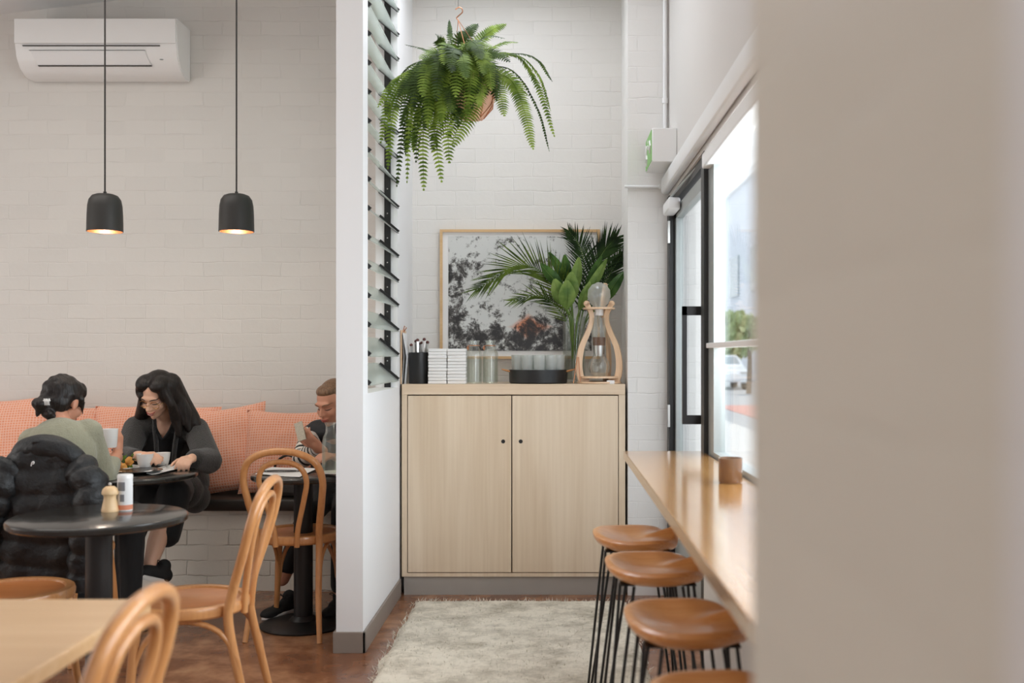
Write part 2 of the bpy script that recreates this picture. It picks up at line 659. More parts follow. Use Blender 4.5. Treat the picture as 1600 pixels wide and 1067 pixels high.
m_sole = mat('white_rubber', (226, 222, 216), 0.6, 0.03)
m_shoe = mat('black_knit_shoe', (28, 27, 27), 0.8, 0.2, 80.0)
m_gold = mat('gold_wire', (214, 168, 110), 0.25, 0.03, metal=0.9)
m_green = mat('exit_green', (130, 190, 100), 0.4, 0.03)
m_phone = mat('phone_case', (196, 186, 168), 0.4, 0.3, 120.0)
m_food = mat('golden_fried_food', (214, 150, 70), 0.6, 0.35, 60.0, bump=0.004, bscale=90)
m_salad = leafmat('salad_green', (60, 92, 30), (104, 140, 52), 0.2)
m_pot = mat('terracotta_pink_pot', (226, 178, 150), 0.7, 0.06)
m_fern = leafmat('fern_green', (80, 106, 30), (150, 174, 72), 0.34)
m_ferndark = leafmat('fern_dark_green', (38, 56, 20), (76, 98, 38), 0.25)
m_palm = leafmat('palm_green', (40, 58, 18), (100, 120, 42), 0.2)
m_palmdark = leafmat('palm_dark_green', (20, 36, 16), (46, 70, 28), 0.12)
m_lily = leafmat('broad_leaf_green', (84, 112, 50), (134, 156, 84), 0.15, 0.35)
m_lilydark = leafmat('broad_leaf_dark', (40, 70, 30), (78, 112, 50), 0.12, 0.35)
m_stem = leafmat('stem_green', (84, 112, 52), (120, 142, 76), 0.1)
m_brownglass = mat('smoky_brown_glass', (128, 94, 68), 0.15, 0.15, coat=0.4)
m_orange = mat('orange_print', (222, 140, 106), 0.6, 0.05)
m_asphalt = mat('hazed_asphalt', (176, 176, 176), 0.9, 0.08, 6.0)  # street colours from here down are lightened, haze painted in
m_pave = mat('concrete_paving', (214, 211, 206), 0.9, 0.05, 5.0)
m_facade = mat('pale_grey_facade', (206, 210, 216), 0.8, 0.04, 2.0)
m_carwhite = mat('white_car_paint', (236, 238, 240), 0.2, 0.01, coat=0.5)
m_carglass = mat('hazed_street_glass', (150, 160, 164), 0.1, 0.05)  # glass tone lightened to paint in haze
m_tyre = mat('tyre_rubber', (58, 58, 58), 0.8, 0.1)
m_treeleaf = leafmat('hazed_tree_leaf', (150, 166, 116), (196, 206, 160), 0.3, 0.6, 3.0)  # greens lightened to paint in haze
m_bark = mat('tree_bark', (122, 106, 90), 0.9, 0.2)
m_redpave = mat('red_paving', (206, 150, 138), 0.9, 0.08)

def floor_material():
    m, t, b = base_mat('stained_concrete_floor')
    tcn = N(t, 'ShaderNodeTexCoord')
    n1 = N(t, 'ShaderNodeTexNoise', Scale=1.6, Detail=7.0, Roughness=0.62, Distortion=0.4)
    n2 = N(t, 'ShaderNodeTexNoise', Scale=11.0, Detail=6.0)
    t.links.new(tcn.outputs['Object'], n1.inputs['Vector'])
    t.links.new(tcn.outputs['Object'], n2.inputs['Vector'])
    mx = N(t, 'ShaderNodeMath')
    mx.operation = 'MULTIPLY_ADD'
    mx.inputs[1].default_value = 0.35
    t.links.new(n2.outputs['Fac'], mx.inputs[0])
    t.links.new(n1.outputs['Fac'], mx.inputs[2])
    ramp = N(t, 'ShaderNodeValToRGB')
    e = ramp.color_ramp.elements
    e[0].position = 0.4
    e[0].color = lin((98, 60, 42))
    e[1].position = 0.95
    e[1].color = lin((206, 154, 114))
    k = e.new(0.65)
    k.color = lin((134, 88, 60))
    t.links.new(mx.outputs[0], ramp.inputs['Fac'])
    t.links.new(ramp.outputs['Color'], b.inputs['Base Color'])
    b.inputs['Roughness'].default_value = 0.26
    b.inputs['Coat Weight'].default_value = 0.25
    b.inputs['Coat Roughness'].default_value = 0.25
    return m
m_floor = floor_material()

def cushion_material():
    m, t, b = base_mat('coral_waffle_gingham')
    tcn = N(t, 'ShaderNodeTexCoord')
    br = N(t, 'ShaderNodeTexBrick', Scale=1.0)
    br.offset = 0.0
    br.inputs['Brick Width'].default_value = 0.0155
    br.inputs['Row Height'].default_value = 0.0155
    br.inputs['Mortar Size'].default_value = 0.0028
    br.inputs['Mortar Smooth'].default_value = 0.3
    br.inputs['Color1'].default_value = lin((247, 166, 132))
    br.inputs['Color2'].default_value = lin((240, 154, 120))
    br.inputs['Mortar'].default_value = lin((250, 198, 174))
    t.links.new(tcn.outputs['Object'], br.inputs['Vector'])
    t.links.new(br.outputs['Color'], b.inputs['Base Color'])
    bp = N(t, 'ShaderNodeBump', Strength=0.6, Distance=0.004)
    t.links.new(br.outputs['Fac'], bp.inputs['Height'])
    t.links.new(bp.outputs['Normal'], b.inputs['Normal'])
    b.inputs['Roughness'].default_value = 0.9
    b.inputs['Sheen Weight'].default_value = 0.2
    return m
m_cushion = cushion_material()

def rug_material():
    m, t, b = base_mat('shaggy_rug_wool')
    tcn = N(t, 'ShaderNodeTexCoord')
    n1 = N(t, 'ShaderNodeTexNoise', Scale=4.6, Detail=10.0, Roughness=0.78)
    mp = N(t, 'ShaderNodeMapping')
    mp.inputs['Scale'].default_value = (1.0, 1.25, 1.0)
    t.links.new(tcn.outputs['Object'], mp.inputs['Vector'])
    t.links.new(mp.outputs['Vector'], n1.inputs['Vector'])
    ramp = N(t, 'ShaderNodeValToRGB')
    e = ramp.color_ramp.elements
    e[0].position = 0.33
    e[0].color = lin((164, 154, 136))
    e[1].position = 0.56
    e[1].color = lin((226, 217, 200))
    t.links.new(n1.outputs['Fac'], ramp.inputs['Fac'])
    t.links.new(ramp.outputs['Color'], b.inputs['Base Color'])
    b.inputs['Roughness'].default_value = 0.95
    b.inputs['Specular IOR Level'].default_value = 0.1
    return m
m_rug = rug_material()

def rock_print_material():
    """black and white photograph of a rocky cliff with a warm brown boulder low in it"""
    m, t, b = base_mat('rock_photograph_print')
    tcn = N(t, 'ShaderNodeTexCoord')
    sp = N(t, 'ShaderNodeSeparateXYZ')
    t.links.new(tcn.outputs['Object'], sp.inputs[0])
    n1 = N(t, 'ShaderNodeTexNoise', Scale=9.0, Detail=12.0, Roughness=0.8, Distortion=0.25)
    t.links.new(tcn.outputs['Object'], n1.inputs['Vector'])
    n2 = N(t, 'ShaderNodeTexNoise', Scale=3.0, Detail=3.0, Distortion=0.3)
    t.links.new(tcn.outputs['Object'], n2.inputs['Vector'])
    def math_(op, a, bb, c=None):
        n = N(t, 'ShaderNodeMath')
        n.operation = op
        for i, x in enumerate((a, bb, c)):
            if x is None:
                continue
            if isinstance(x, (int, float)):
                n.inputs[i].default_value = x
            else:
                t.links.new(x, n.inputs[i])
        return n.outputs[0]
    def mrange(x, a, b2):
        n = N(t, 'ShaderNodeMapRange')
        n.inputs['From Min'].default_value = a
        n.inputs['From Max'].default_value = b2
        t.links.new(x, n.inputs[0])
        return n.outputs[0]
    # dark rock: low band, plus a column at the left side
    xw = math_('MULTIPLY_ADD', n2.outputs['Fac'], 0.35, sp.outputs['X'])
    zw = math_('MULTIPLY_ADD', n2.outputs['Fac'], 0.40, sp.outputs['Z'])
    low = mrange(zw, 0.10, -0.02)
    left = mrange(xw, -0.08, -0.22)
    mid = mrange(sp.outputs['Z'], 0.22, 0.12)
    left = math_('MULTIPLY', left, mid)
    dark = math_('MAXIMUM', low, left)
    tone = math_('MULTIPLY_ADD', dark, -0.10, n1.outputs['Fac'])
    ramp = N(t, 'ShaderNodeValToRGB')
    e = ramp.color_ramp.elements
    e[0].position = 0.37
    e[0].color = lin((26, 23, 22))
    e[1].position = 0.475
    e[1].color = lin((212, 212, 208))
    k = e.new(0.425)
    k.color = lin((96, 92, 88))
    t.links.new(tone, ramp.inputs['Fac'])
    # the brown boulder
    bx = math_('ABSOLUTE', math_('ADD', sp.outputs['X'], -0.05), 0)
    bz = math_('ABSOLUTE', math_('ADD', sp.outputs['Z'], 0.20), 0)
    rr = math_('ADD', math_('MULTIPLY', bx, 1.0), math_('MULTIPLY', bz, 1.7))
    rr = math_('MULTIPLY_ADD', n2.outputs['Fac'], 0.2, rr)
    br = mrange(rr, 0.26, 0.19)
    mx = N(t, 'ShaderNodeMix')
    mx.data_type = 'RGBA'
    mx.blend_type = 'COLOR'
    mx.inputs[7].default_value = lin((164, 104, 74))
    t.links.new(br, mx.inputs[0])
    t.links.new(ramp.outputs['Color'], mx.inputs[6])
    t.links.new(mx.outputs[2], b.inputs['Base Color'])
    b.inputs['Roughness'].default_value = 0.5
    b.inputs['Coat Weight'].default_value = 0.3
    return m
m_print = rock_print_material()

# ================================================================== the room shell
XL, XP, XR = -0.847, -0.967, 0.645        # partition faces, right wall face
YB = 6.2                                  # back wall
def zc(x):
    return 3.40 + 0.12 * (x + 3.29)

bm = B(); box2(bm, (-5.2, -3.2, -0.1), (0.72, YB + 0.12, 0.0))
struct(build('floor', bm, m_floor))
bm = B(); box2(bm, (-5.2, YB, 0), (0.66, YB + 0.12, 4.2))
struct(build('wall_back', bm, m_brick_back))
bm = B(); box2(bm, (-5.2, -3.2, 0), (-5.08, YB, 4.2))
struct(build('wall_left', bm, m_plaster))
bm = B()
prism(bm, [(-5.2, zc(-5.2)), (0.9, zc(0.9)), (0.9, zc(0.9) + 0.1), (-5.2, zc(-5.2) + 0.1)], 'XZ', -3.2, YB + 0.12)
struct(build('ceiling', bm, m_plaster, smooth=False))

bm = B(); box2(bm, (-5.2, -3.3, 0), (0.9, -3.2, 4.2))
struct(build('wall_light_block', bm, m_plaster))  # unseen wall, added to keep sky light out from behind
# partition with the louvre window opening
Y0, Y1 = 4.58, YB
WY0, WY1, WZ0 = 4.70, 5.60, 1.155
bm = B()
box2(bm, (XP, Y0, 0), (XL, WY0, 3.72))
box2(bm, (XP, WY0, 0), (XL, WY1, WZ0))
box2(bm, (XP, WY1, 0), (XL, Y1, 3.72))
struct(build('wall_partition', bm, m_plaster, smooth=False))
bm = B()
rbox(bm, (XP - 0.012, Y0 - 0.012, 0), (XL + 0.012, Y0, 0.094), 0.002)
rbox(bm, (XL, Y0 - 0.012, 0), (XL + 0.012, 5.66, 0.094), 0.002)
rbox(bm, (XP - 0.012, Y0, 0), (XP, 5.7, 0.094), 0.002)
struct(build('baseboard_partition', bm, m_base))

# louvre window in the partition
win = bpy.data.objects.new('window_1', None); C.objects.link(win); win.location = (-0.895, 5.15, WZ0); struct(win)
win['label'] = 'louvre window of tilted glass blades in the white partition'
bm = B()
box2(bm, (-0.917, WY1 - 0.012, WZ0), (-0.883, WY1, 3.7))
box2(bm, (-0.917, WY0, WZ0), (-0.883, WY0 + 0.012, 3.7))
for k in range(17):
    zz = 1.30 + 0.134 * k
    ell(bm, (-0.9 , WY1 - 0.013, zz), (0.004, 0.003, 0.004), None, 1, 1)
build('channel', bm, [m_black, m_steel], win, world=True)
tilt = math.radians(40)
for k in range(-4, 15):
    zi = 1.727 + 0.134 * k           # height of the inner, lower edge
    xi = -0.838
    dx, dz = -math.cos(tilt) * 0.15, math.sin(tilt) * 0.15
    cx, cz = xi + dx / 2, zi + dz / 2
    R = Matrix.Rotation(tilt, 3, 'Y')
    bm = B()
    box(bm, (cx, (WY0 + WY1) / 2, cz), (0.152, WY1 - WY0 - 0.03, 0.005), R)
    bl = build('louvre_blade', bm, m_louvre, win, world=True)
    bm = B()
    for yy in (WY1 - 0.017, WY0 + 0.017):
        box(bm, (cx + 0.005, yy, cz + 0.002), (0.135, 0.012, 0.020), R)
    cl = build('blade_clip', bm, m_black, win, world=True)

# corner pillar at the right end of the back wall
XQ = 0.418
bm = B(); box2(bm, (XQ, 5.67, 0), (XR + 0.15, YB, 3.9))
struct(build('wall_pillar', bm, m_brick_front, smooth=False))

# right wall: above the openings, low wall under the bar, and the near pier
bm = B()
box2(bm, (XR, 0.85, 2.20), (XR + 0.14, 5.67, 3.9))
box2(bm, (XR, 0.85, 0), (XR + 0.14, 4.36, 0.86))
struct(build('wall_right', bm, m_plaster2, smooth=False))
bm = B(); box2(bm, (0.166, 0.36, -0.0), (0.785, 0.85, 3.9))
struct(build('wall_near_pier', bm, m_brick_side, smooth=False))
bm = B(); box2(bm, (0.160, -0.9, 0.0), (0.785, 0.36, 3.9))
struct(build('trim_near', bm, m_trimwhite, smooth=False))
# pelmet over door and windows
bm = B()
rbox(bm, (0.600, 0.86, 2.215), (XR, 5.66, 2.31), 0.018, 3)
struct(build('trim_pelmet', bm, m_trimwhite))
bm = B()
rbox(bm, (0.632, 0.86, 2.118), (0.70, 4.33, 2.18), 0.006)
struct(build('trim_window_head', bm, m_trimwhite))

# shop windows beside the bar
win2 = bpy.data.objects.new('window_2', None); C.objects.link(win2); win2.location = (0.69, 2.6, 0.86); struct(win2)
win2['label'] = 'tall shop window beside the wooden bar'
bm = B(); box2(bm, (0.645, 4.36, 0.0), (0.700, 4.44, 2.20))
build('mullion', bm, m_blackal, win2, world=True, smooth=False)
bm = B()
box2(bm, (0.665, 4.22, 0.86), (0.712, 4.36, 2.12))
box2(bm, (0.665, 0.86, 0.86), (0.712, 0.92, 2.12))
box2(bm, (0.665, 0.92, 0.86), (0.712, 4.22, 0.93))
box2(bm, (0.668, 2.70, 0.93), (0.708, 2.76, 2.12))
build('sash_frame', bm, m_grey_al, win2, world=True, smooth=False)
bm = B(); rbox(bm, (0.655, 0.92, 1.360), (0.69, 4.40, 1.382), 0.003)
build('glazing_rail', bm, m_trimwhite, win2, world=True)
bm = B(); box2(bm, (0.693, 0.90, 0.90), (0.699, 4.3, 2.16))
build('pane', bm, m_glass, win2, world=True, smooth=False)

# glazed entrance door with black frame
door = bpy.data.objects.new('door_1', None); C.objects.link(door); door.location = (0.69, 5.05, 0); struct(door)
door['label'] = 'black framed glass entrance door with long pull handle'
bm = B()
box2(bm, (0.636, 5.58, 0), (0.70, 5.67, 2.20))
box2(bm, (0.655, 4.44, 2.155), (0.70, 5.60, 2.20))
build('frame', bm, m_blackal, door, world=True, smooth=False)
bm = B()
box2(bm, (0.668, 5.52, 0.02), (0.705, 5.575, 2.13))
box2(bm, (0.668, 4.56, 2.07), (0.705, 5.575, 2.13))
box2(bm, (0.668, 4.56, 0.02), (0.705, 5.52, 0.42))
build('leaf', bm, m_grey_al, door, world=True, smooth=False)
bm = B(); box2(bm, (0.664, 4.55, 0.02), (0.705, 4.575, 2.14))
build('stile', bm, m_blackal, door, world=True, smooth=False)
bm = B(); box2(bm, (0.684, 4.575, 0.42), (0.690, 5.52, 2.07))
build('pane', bm, m_glass, door, world=True, smooth=False)
bm = B()
box2(bm, (0.585, 4.60, 1.06), (0.605, 4.625, 1.55))
box2(bm, (0.585, 4.60, 1.51), (0.684, 4.625, 1.55))
box2(bm, (0.585, 4.60, 1.02), (0.684, 4.625, 1.06))
build('handle', bm, m_black, door, world=True, smooth=False)
bm = B()
for zz in (2.0, 0.28, 1.0):
    box2(bm, (0.628, 5.565, zz - 0.06), (0.640, 5.59, zz + 0.06))
build('hinge', bm, m_steel, door, world=True, smooth=False)
bm = B(); rbox(bm, (0.60, 5.30, 2.085), (0.664, 5.56, 2.15), 0.012, 3)
build('closer', bm, m_trimwhite, door, world=True)
bm = B(); tube(bm, [(0.62, 5.45, 2.16), (0.64, 5.0, 2.175), (0.66, 4.7, 2.19)], 0.006, 8)
build('closer_arm', bm, m_grey_al, door, world=True)

# surface conduits
bm = B()
tube(bm, [(0.622, 5.655, 2.50), (0.622, 5.655, 3.85)], 0.011, 10)
tube(bm, [(0.622, 5.655, 2.72), (0.622, 5.655, 2.75)], 0.015, 10)
o = build('conduit', bm, m_trimwhite, base=(0.622, 5.655, 2.50), world=True)
tag(o, 'white vertical cable conduit running up the corner above the exit sign', 'conduit')
bm = B()
tube(bm, [(0.40, 5.66, 2.262), (0.60, 5.66, 2.26)], 0.008, 10)
box2(bm, (0.59, 5.648, 2.250), (0.612, 5.67, 2.275))
o = build('conduit', bm, m_trimwhite, base=(0.40, 5.66, 2.262), world=True)
tag(o, 'thin white horizontal pipe across the corner pillar beside the door closer', 'conduit')

# exit sign over the door
sx0, sx1, sy0, sy1, sz0, sz1 = 0.515, 0.645, 5.29, 5.625, 2.33, 2.505
ex = thing('exit_sign', 'white boxed green exit sign mounted high above the glass door', 'exit sign', (0.58, 5.45, sz0))
bm = B(); rbox(bm, (sx0, sy0, sz0), (sx1, sy1, sz1), 0.006); build('housing', bm, m_ac, ex, world=True)
bm = B(); box2(bm, (sx0 - 0.003, sy0 + 0.008, sz0 + 0.008), (sx0, sy1 - 0.008, sz1 - 0.008)); build('face', bm, m_green, ex, world=True, smooth=False)
bm = B()
def exl(pts, r):
    tube(bm, [V((sx0 - 0.0035, sy1 - 0.03 - a * 0.14, sz0 + 0.02 + b * 0.135)) for a, b in pts], r, 6)
ell(bm, (sx0 - 0.0035, sy1 - 0.03 - 0.62 * 0.14, sz0 + 0.02 + 0.135 * .93), (0.001, 0.011, 0.011), None, 2)
exl([(.55, .78), (.42, .45)], .011); exl([(.42, .45), (.55, .25), (.40, .02)], .008); exl([(.42, .45), (.25, .28), (.05, .25)], .008)
exl([(.55, .75), (.80, .62), (.92, .72)], .006); exl([(.52, .74), (.28, .66), (.20, .48)], .006)
build('pictogram', bm, m_paper, ex, world=True)
bm = B()
tube(bm, [V((sx0 - .0035, sy0 + .125, sz0 + .09)), V((sx0 - .0035, sy0 + .045, sz0 + .09))], .008, 6)
tube(bm, [V((sx0 - .0035, sy0 + .075, sz0 + .12)), V((sx0 - .0035, sy0 + .04, sz0 + .09)), V((sx0 - .0035, sy0 + .075, sz0 + .06))], .008, 6)
build('arrow', bm, m_paper, ex, world=True)

# ================================================================== outside
bm = B(); box2(bm, (0.72, -6, -0.12), (3.6, 100, -0.02))
struct(build('ground_footpath', bm, m_pave, smooth=False))
bm = B(); box2(bm, (3.6, -6, -0.2), (24, 100, -0.10))
struct(build('ground_road', bm, m_asphalt, smooth=False))
bm = B(); box2(bm, (0.80, 6.0, -0.02), (0.98, 6.4, 3.9))
struct(build('wall_outside_return', bm, m_brick_front, smooth=False))
bd = thing('building', 'pale grey building across the street seen through the shop window', 'building', (13.0, 70, -0.1))
bm = B(); box2(bm, (11.5, 52, -0.1), (16, 100, 11.6)); build('wall', bm, m_facade, bd, world=True, smooth=False)
bm = B(); box2(bm, (11.3, 51.8, 11.6), (16.2, 100.2, 12.0)); build('parapet', bm, m_trimwhite, bd, world=True, smooth=False)
for k in range(6):
    bm = B(); box2(bm, (11.42, 56 + 7 * k, 5), (11.5, 59 + 7 * k, 7.5)); build('window', bm, m_carglass, bd, world=True, smooth=False)
bm = B(); box2(bm, (4.6, 20, -0.1), (6.2, 29, -0.085))
struct(build('ground_red_paving', bm, m_redpave, smooth=False))
def street_tree(loc, h, r, label):
    t = thing('street_tree', label, 'tree', loc, 0, 'street trees outside')
    bm = B(); tube(bm, [(0, 0, 0), (0.04, 0, h * 0.4), (-0.03, 0.05, h * 0.75)], [0.11, 0.09, 0.05], 8, 4)
    build('trunk', bm, m_bark, t)
    bm = B()
    rnd = random.Random(int(loc[1] * 7))
    for i in range(1500):
        d = V((rnd.gauss(0, 1), rnd.gauss(0, 1), rnd.gauss(0, 1))).normalized() * (r * rnd.random() ** 0.4)
        c = V((0, 0, h * 0.72)) + V((d.x, d.y, d.z * 0.8))
        q = Euler((rnd.random() * 6, rnd.random() * 6, rnd.random() * 6)).to_matrix()
        s = 0.13 + rnd.random() * 0.1
        vs = [bm.verts.new(c + q @ V(p)) for p in ((-s, 0, 0), (0, -s * 0.5, 0.02), (s, 0, 0), (0, s * 0.5, 0.02))]
        bm.faces.new(vs)
    build('foliage', bm, m_treeleaf, t, smooth=False, recalc=False)
street_tree((8.3, 46.5, -0.1), 3.3, 1.35, 'pale green street tree standing behind the parked white car')
street_tree((7.3, 38.0, -0.1), 3.1, 0.75, 'small street tree at the left end of the parked white car')
car = thing('car', 'white hatchback car parked outside beyond the shop window', 'car', (7.25, 44, -0.1))
bm = B()
prism(bm, [(-2, .32), (2.05, .32), (2.1, .75), (1.7, .92), (0.9, 1.0), (.35, 1.42), (-1.2, 1.45), (-1.95, 1.0), (-2.05, .6)], 'YZ', -0.84, 0.84)
bmesh.ops.bevel(bm, geom=bm.edges[:], offset=0.09, segments=3, affect='EDGES')
for v in bm.verts:
    if v.co.z > 0.95:
        v.co.x *= 1 - 0.35 * (v.co.z - 0.95)
    v.co.y *= -1
build('body', bm, m_carwhite, car)
bm = B()
grid(bm, [[(-0.66, -0.86, 1.05), (0.66, -0.86, 1.05)], [(-0.56, -0.42, 1.385), (0.56, -0.42, 1.385)]])
build('windscreen', bm, m_carglass, car)
for sx in (-0.72, 0.72):
    bm = B(); ell(bm, (sx * 0.85, -2.02, 0.70), (0.17, 0.06, 0.07)); build('headlamp', bm, m_steel, car)
    for sy in (-1.3, 1.3):
        bm = B(); lathe(bm, [(0, -0.1), (0.26, -0.1), (0.31, -0.07), (0.31, 0.07), (0.26, 0.1), (0, 0.1)], 20, (sx * 1.05, sy, 0.31), M=Matrix.Rotation(PI / 2, 3, 'Y'))
        build('wheel', bm, m_tyre, car)
# ================================================================== cabinet at the end of the corridor
CT = 1.170                                # cabinet top height
cab = thing('cabinet', 'pale plywood two door cabinet against the brick wall', 'cabinet', (-0.215, 5.93, 0))
cx0, cx1, cy0, cy1 = -0.834, 0.404, 5.672, 6.192
bm = B()
box2(bm, (cx0, cy0, 0.104), (cx0 + 0.030, cy1, CT - 0.032))
box2(bm, (cx1 - 0.036, cy0, 0.104), (cx1, cy1, CT - 0.032))
box2(bm, (cx0 + 0.03, cy0, 0.104), (cx1 - 0.036, cy1, 0.124))
box2(bm, (cx0 + 0.03, cy1 - 0.02, 0.124), (cx1 - 0.036, cy1, CT - 0.05))
build('carcass', bm, m_ply, cab, world=True, smooth=False)
bm = B()
rbox(bm, (cx0, cy0 - 0.004, CT - 0.058), (cx1, cy1, CT), 0.002)
build('top', bm, m_plyedge, cab, world=True)
bm = B(); box2(bm, (cx0 + 0.01, cy0 + 0.015, 0.0), (cx1 - 0.004, cy1 - 0.05, 0.104))
build('plinth', bm, m_plinth, cab, world=True, smooth=False)
xm = -0.2245
for (a, b, hx) in ((cx0 + 0.034, xm - 0.003, -0.272), (xm + 0.003, cx1 - 0.040, -0.175)):
    bm = B(); rbox(bm, (a, cy0 - 0.002, 0.128), (b, cy0 + 0.017, CT - 0.064), 0.0015)
    dr = build('door', bm, m_ply, cab, world=True)
    bm = B(); lathe(bm, [(0, 0), (0.011, 0), (0.011, 0.0025), (0.0, 0.0025)], 20, (hx, cy0 - 0.0018, 0.853), M=Matrix.Rotation(PI / 2, 3, 'X'))
    fh = build('finger_hole', bm, m_black, dr, world=True)

# ------------------------------------------------------------------ framed print
pc = V((-0.185, 6.13, CT + 0.395))
pf = thing('framed_print', 'large oak framed black and white rock print on the wall behind the plants', 'picture', (-0.195, 6.176, 1.308))
PW, PH = 0.965, 0.780
bm = B()
fw = 0.016
box2(bm, (-PW / 2, -0.012, fw), (-PW / 2 + fw, 0.018, PH - fw))
box2(bm, (PW / 2 - fw, -0.012, fw), (PW / 2, 0.018, PH - fw))
box2(bm, (-PW / 2, -0.012, 0), (PW / 2, 0.018, fw))
box2(bm, (-PW / 2, -0.012, PH - fw), (PW / 2, 0.018, PH))
build('frame', bm, m_frameoak, pf, smooth=False)
bm = B(); box2(bm, (-PW / 2 + fw, 0.004, fw), (PW / 2 - fw, 0.012, PH - fw))
build('mat_board', bm, m_paper, pf, smooth=False)
bm = B(); box2(bm, (-0.432, -0.002, -0.345), (0.432, 0.002, 0.345))
pr = build('print', bm, m_print, pf, smooth=False)
pr.location = (0, 0.002, 0.394)

# ------------------------------------------------------------------ things on the cabinet
def on(u, d):
    return V(((u - 863) * d / FP, d, CT))
K = 5.8 / FP
# clipboards with menus, upright against the partition
q = on(634, 5.78)
mb = thing('menu_board', 'wooden clipboard of white menus standing at the left end of the cabinet', 'menu', (q.x + 0.012, q.y, CT))
bm = B(); box2(bm, (-0.028, -0.09, 0), (-0.022, 0.09, 0.30)); build('board', bm, m_lightwood, mb, smooth=False)
bm = B(); grid(bm, [[(-0.021, -0.085, 0.0), (-0.021, 0.085, 0.0)], [(-0.012, -0.085, 0.15), (-0.012, 0.085, 0.15)], [(-0.019, -0.085, 0.285), (-0.019, 0.085, 0.285)]])
grid(bm, [[(-0.008, -0.085, 0.0), (-0.008, 0.085, 0.0)], [(0.004, -0.085, 0.15), (0.004, 0.085, 0.15)], [(-0.018, -0.085, 0.285), (-0.018, 0.085, 0.285)]])
build('sheets', bm, m_paper, mb)
bm = B(); tube(bm, [(-0.022, -0.02, 0.29), (-0.005, -0.02, 0.315), (-0.016, -0.02, 0.325), (-0.022, -0.02, 0.30)], 0.003, 6); build('clip', bm, m_copper, mb)

# black cutlery canister
q = on(654.5, 5.78)
canister = thing('canister', 'black cylinder canister full of cutlery on the cabinet', 'canister', q)
bm = B(); lathe(bm, [(0, 0), (0.055, 0), (0.056, 0.004), (0.056, 0.176), (0.052, 0.176), (0.052, 0.008), (0, 0.008)], 32); build('body', bm, m_black, canister)
first = None
for i, (dx, dy, h, lean, kind) in enumerate([(-0.035, 0, .205, -0.16, 0), (-0.02, .02, .225, -.06, 1), (-0.004, -.01, .23, -.02, 0), (0.012, .015, .215, .05, 0), (0.02, -.015, .235, .12, 1), (0.034, .01, .22, .18, 0), (0.005, .03, .21, .0, 1)]):
    if i == 0:
        cu = thing('table_knife', 'dark handled table knife standing in the black canister', 'cutlery', (0, 0, 0), 0, 'cutlery in the black canister')
        bm = B(); box(bm, (0, 0, 0.08), (0.016, 0.002, 0.16)); build('blade', bm, m_steel, cu, smooth=False)
        bm = B(); rbox(bm, (-0.008, -0.004, 0.15), (0.008, 0.004, 0.215), 0.003); build('handle', bm, m_steel, cu)
        bm = B(); ell(bm, (0, 0, 0.217), (0.010, 0.006, 0.010), None, 2); build('handle_end', bm, mat('maroon_handle', (92, 48, 42), 0.4), cu)
        first = cu
        o = cu
    else:
        o = dup(first, (0, 0, 0))
    o.location = (q.x + dx * 0.6, q.y + dy, CT + 0.012)
    o.rotation_euler = (0, lean * 0.7, random.random() * 1.5 - 0.7)
    o.scale = (1, 1, h / 0.215)

# two stacks of folded paper napkins
rnd = random.Random(3)
nap = None
for s, (uu, side) in enumerate(((685, 'left'), (714.5, 'right'))):
    q = on(uu, 5.765)
    lab = 'folded white paper napkin in the %s of the two napkin stacks' % side
    grp = 'napkins of the %s stack' % side
    n = 11
    th = 0.197 / n
    for k in range(n):
        if nap is None:
            bm = B(); rbox(bm, (-0.052, -0.052, 0.0004), (0.052, 0.052, th - 0.0004), 0.004, 2)
            nap = build('paper_napkin', bm, m_paper)
            tag(nap, lab, 'napkin', grp)
            o = nap
        else:
            o = nap.copy(); C.objects.link(o); o['label'] = lab; o['group'] = grp
        o.location = (q.x + rnd.uniform(-.0015, .0015), q.y + rnd.uniform(-.003, .003), CT + th * k)
        o.rotation_euler = (0, 0, rnd.uniform(-.02, .02))

# two water bottles
for (uu, dd, lab) in ((741, 5.80, 'clear glass water bottle beside the white napkin stacks'), (766, 5.84, 'clear glass water bottle nearer the tumbler tray')):
    q = on(uu, dd)
    bt = thing('glass_bottle', lab, 'bottle', q, 0, 'water bottles on the cabinet')
    bm = B(); lathe(bm, [(0, 0.002), (0.040, 0.002), (0.045, 0.008), (0.045, 0.160), (0.042, 0.178), (0.030, 0.198), (0.027, 0.208), (0.027, 0.235), (0.031, 0.238), (0.031, 0.244), (0.024, 0.244), (0.024, 0.208)], 32)
    build('body', bm, m_bottle, bt)
    bm = B(); lathe(bm, [(0, 0.006), (0.041, 0.008), (0.041, 0.150), (0, 0.150)], 28); build('water', bm, m_frost, bt)
    bm = B(); tube(bm, [(0.031 * math.cos(a), 0.031 * math.sin(a), 0.215) for a in [2 * PI * k / 20 for k in range(20)]], 0.0022, 6, closed=True)
    tube(bm, [(-0.033, 0, 0.215), (-0.040, 0, 0.20), (-0.036, 0, 0.19), (-0.032, 0, 0.205)], 0.004, 6); build('wire_bail', bm, m_copper, bt)

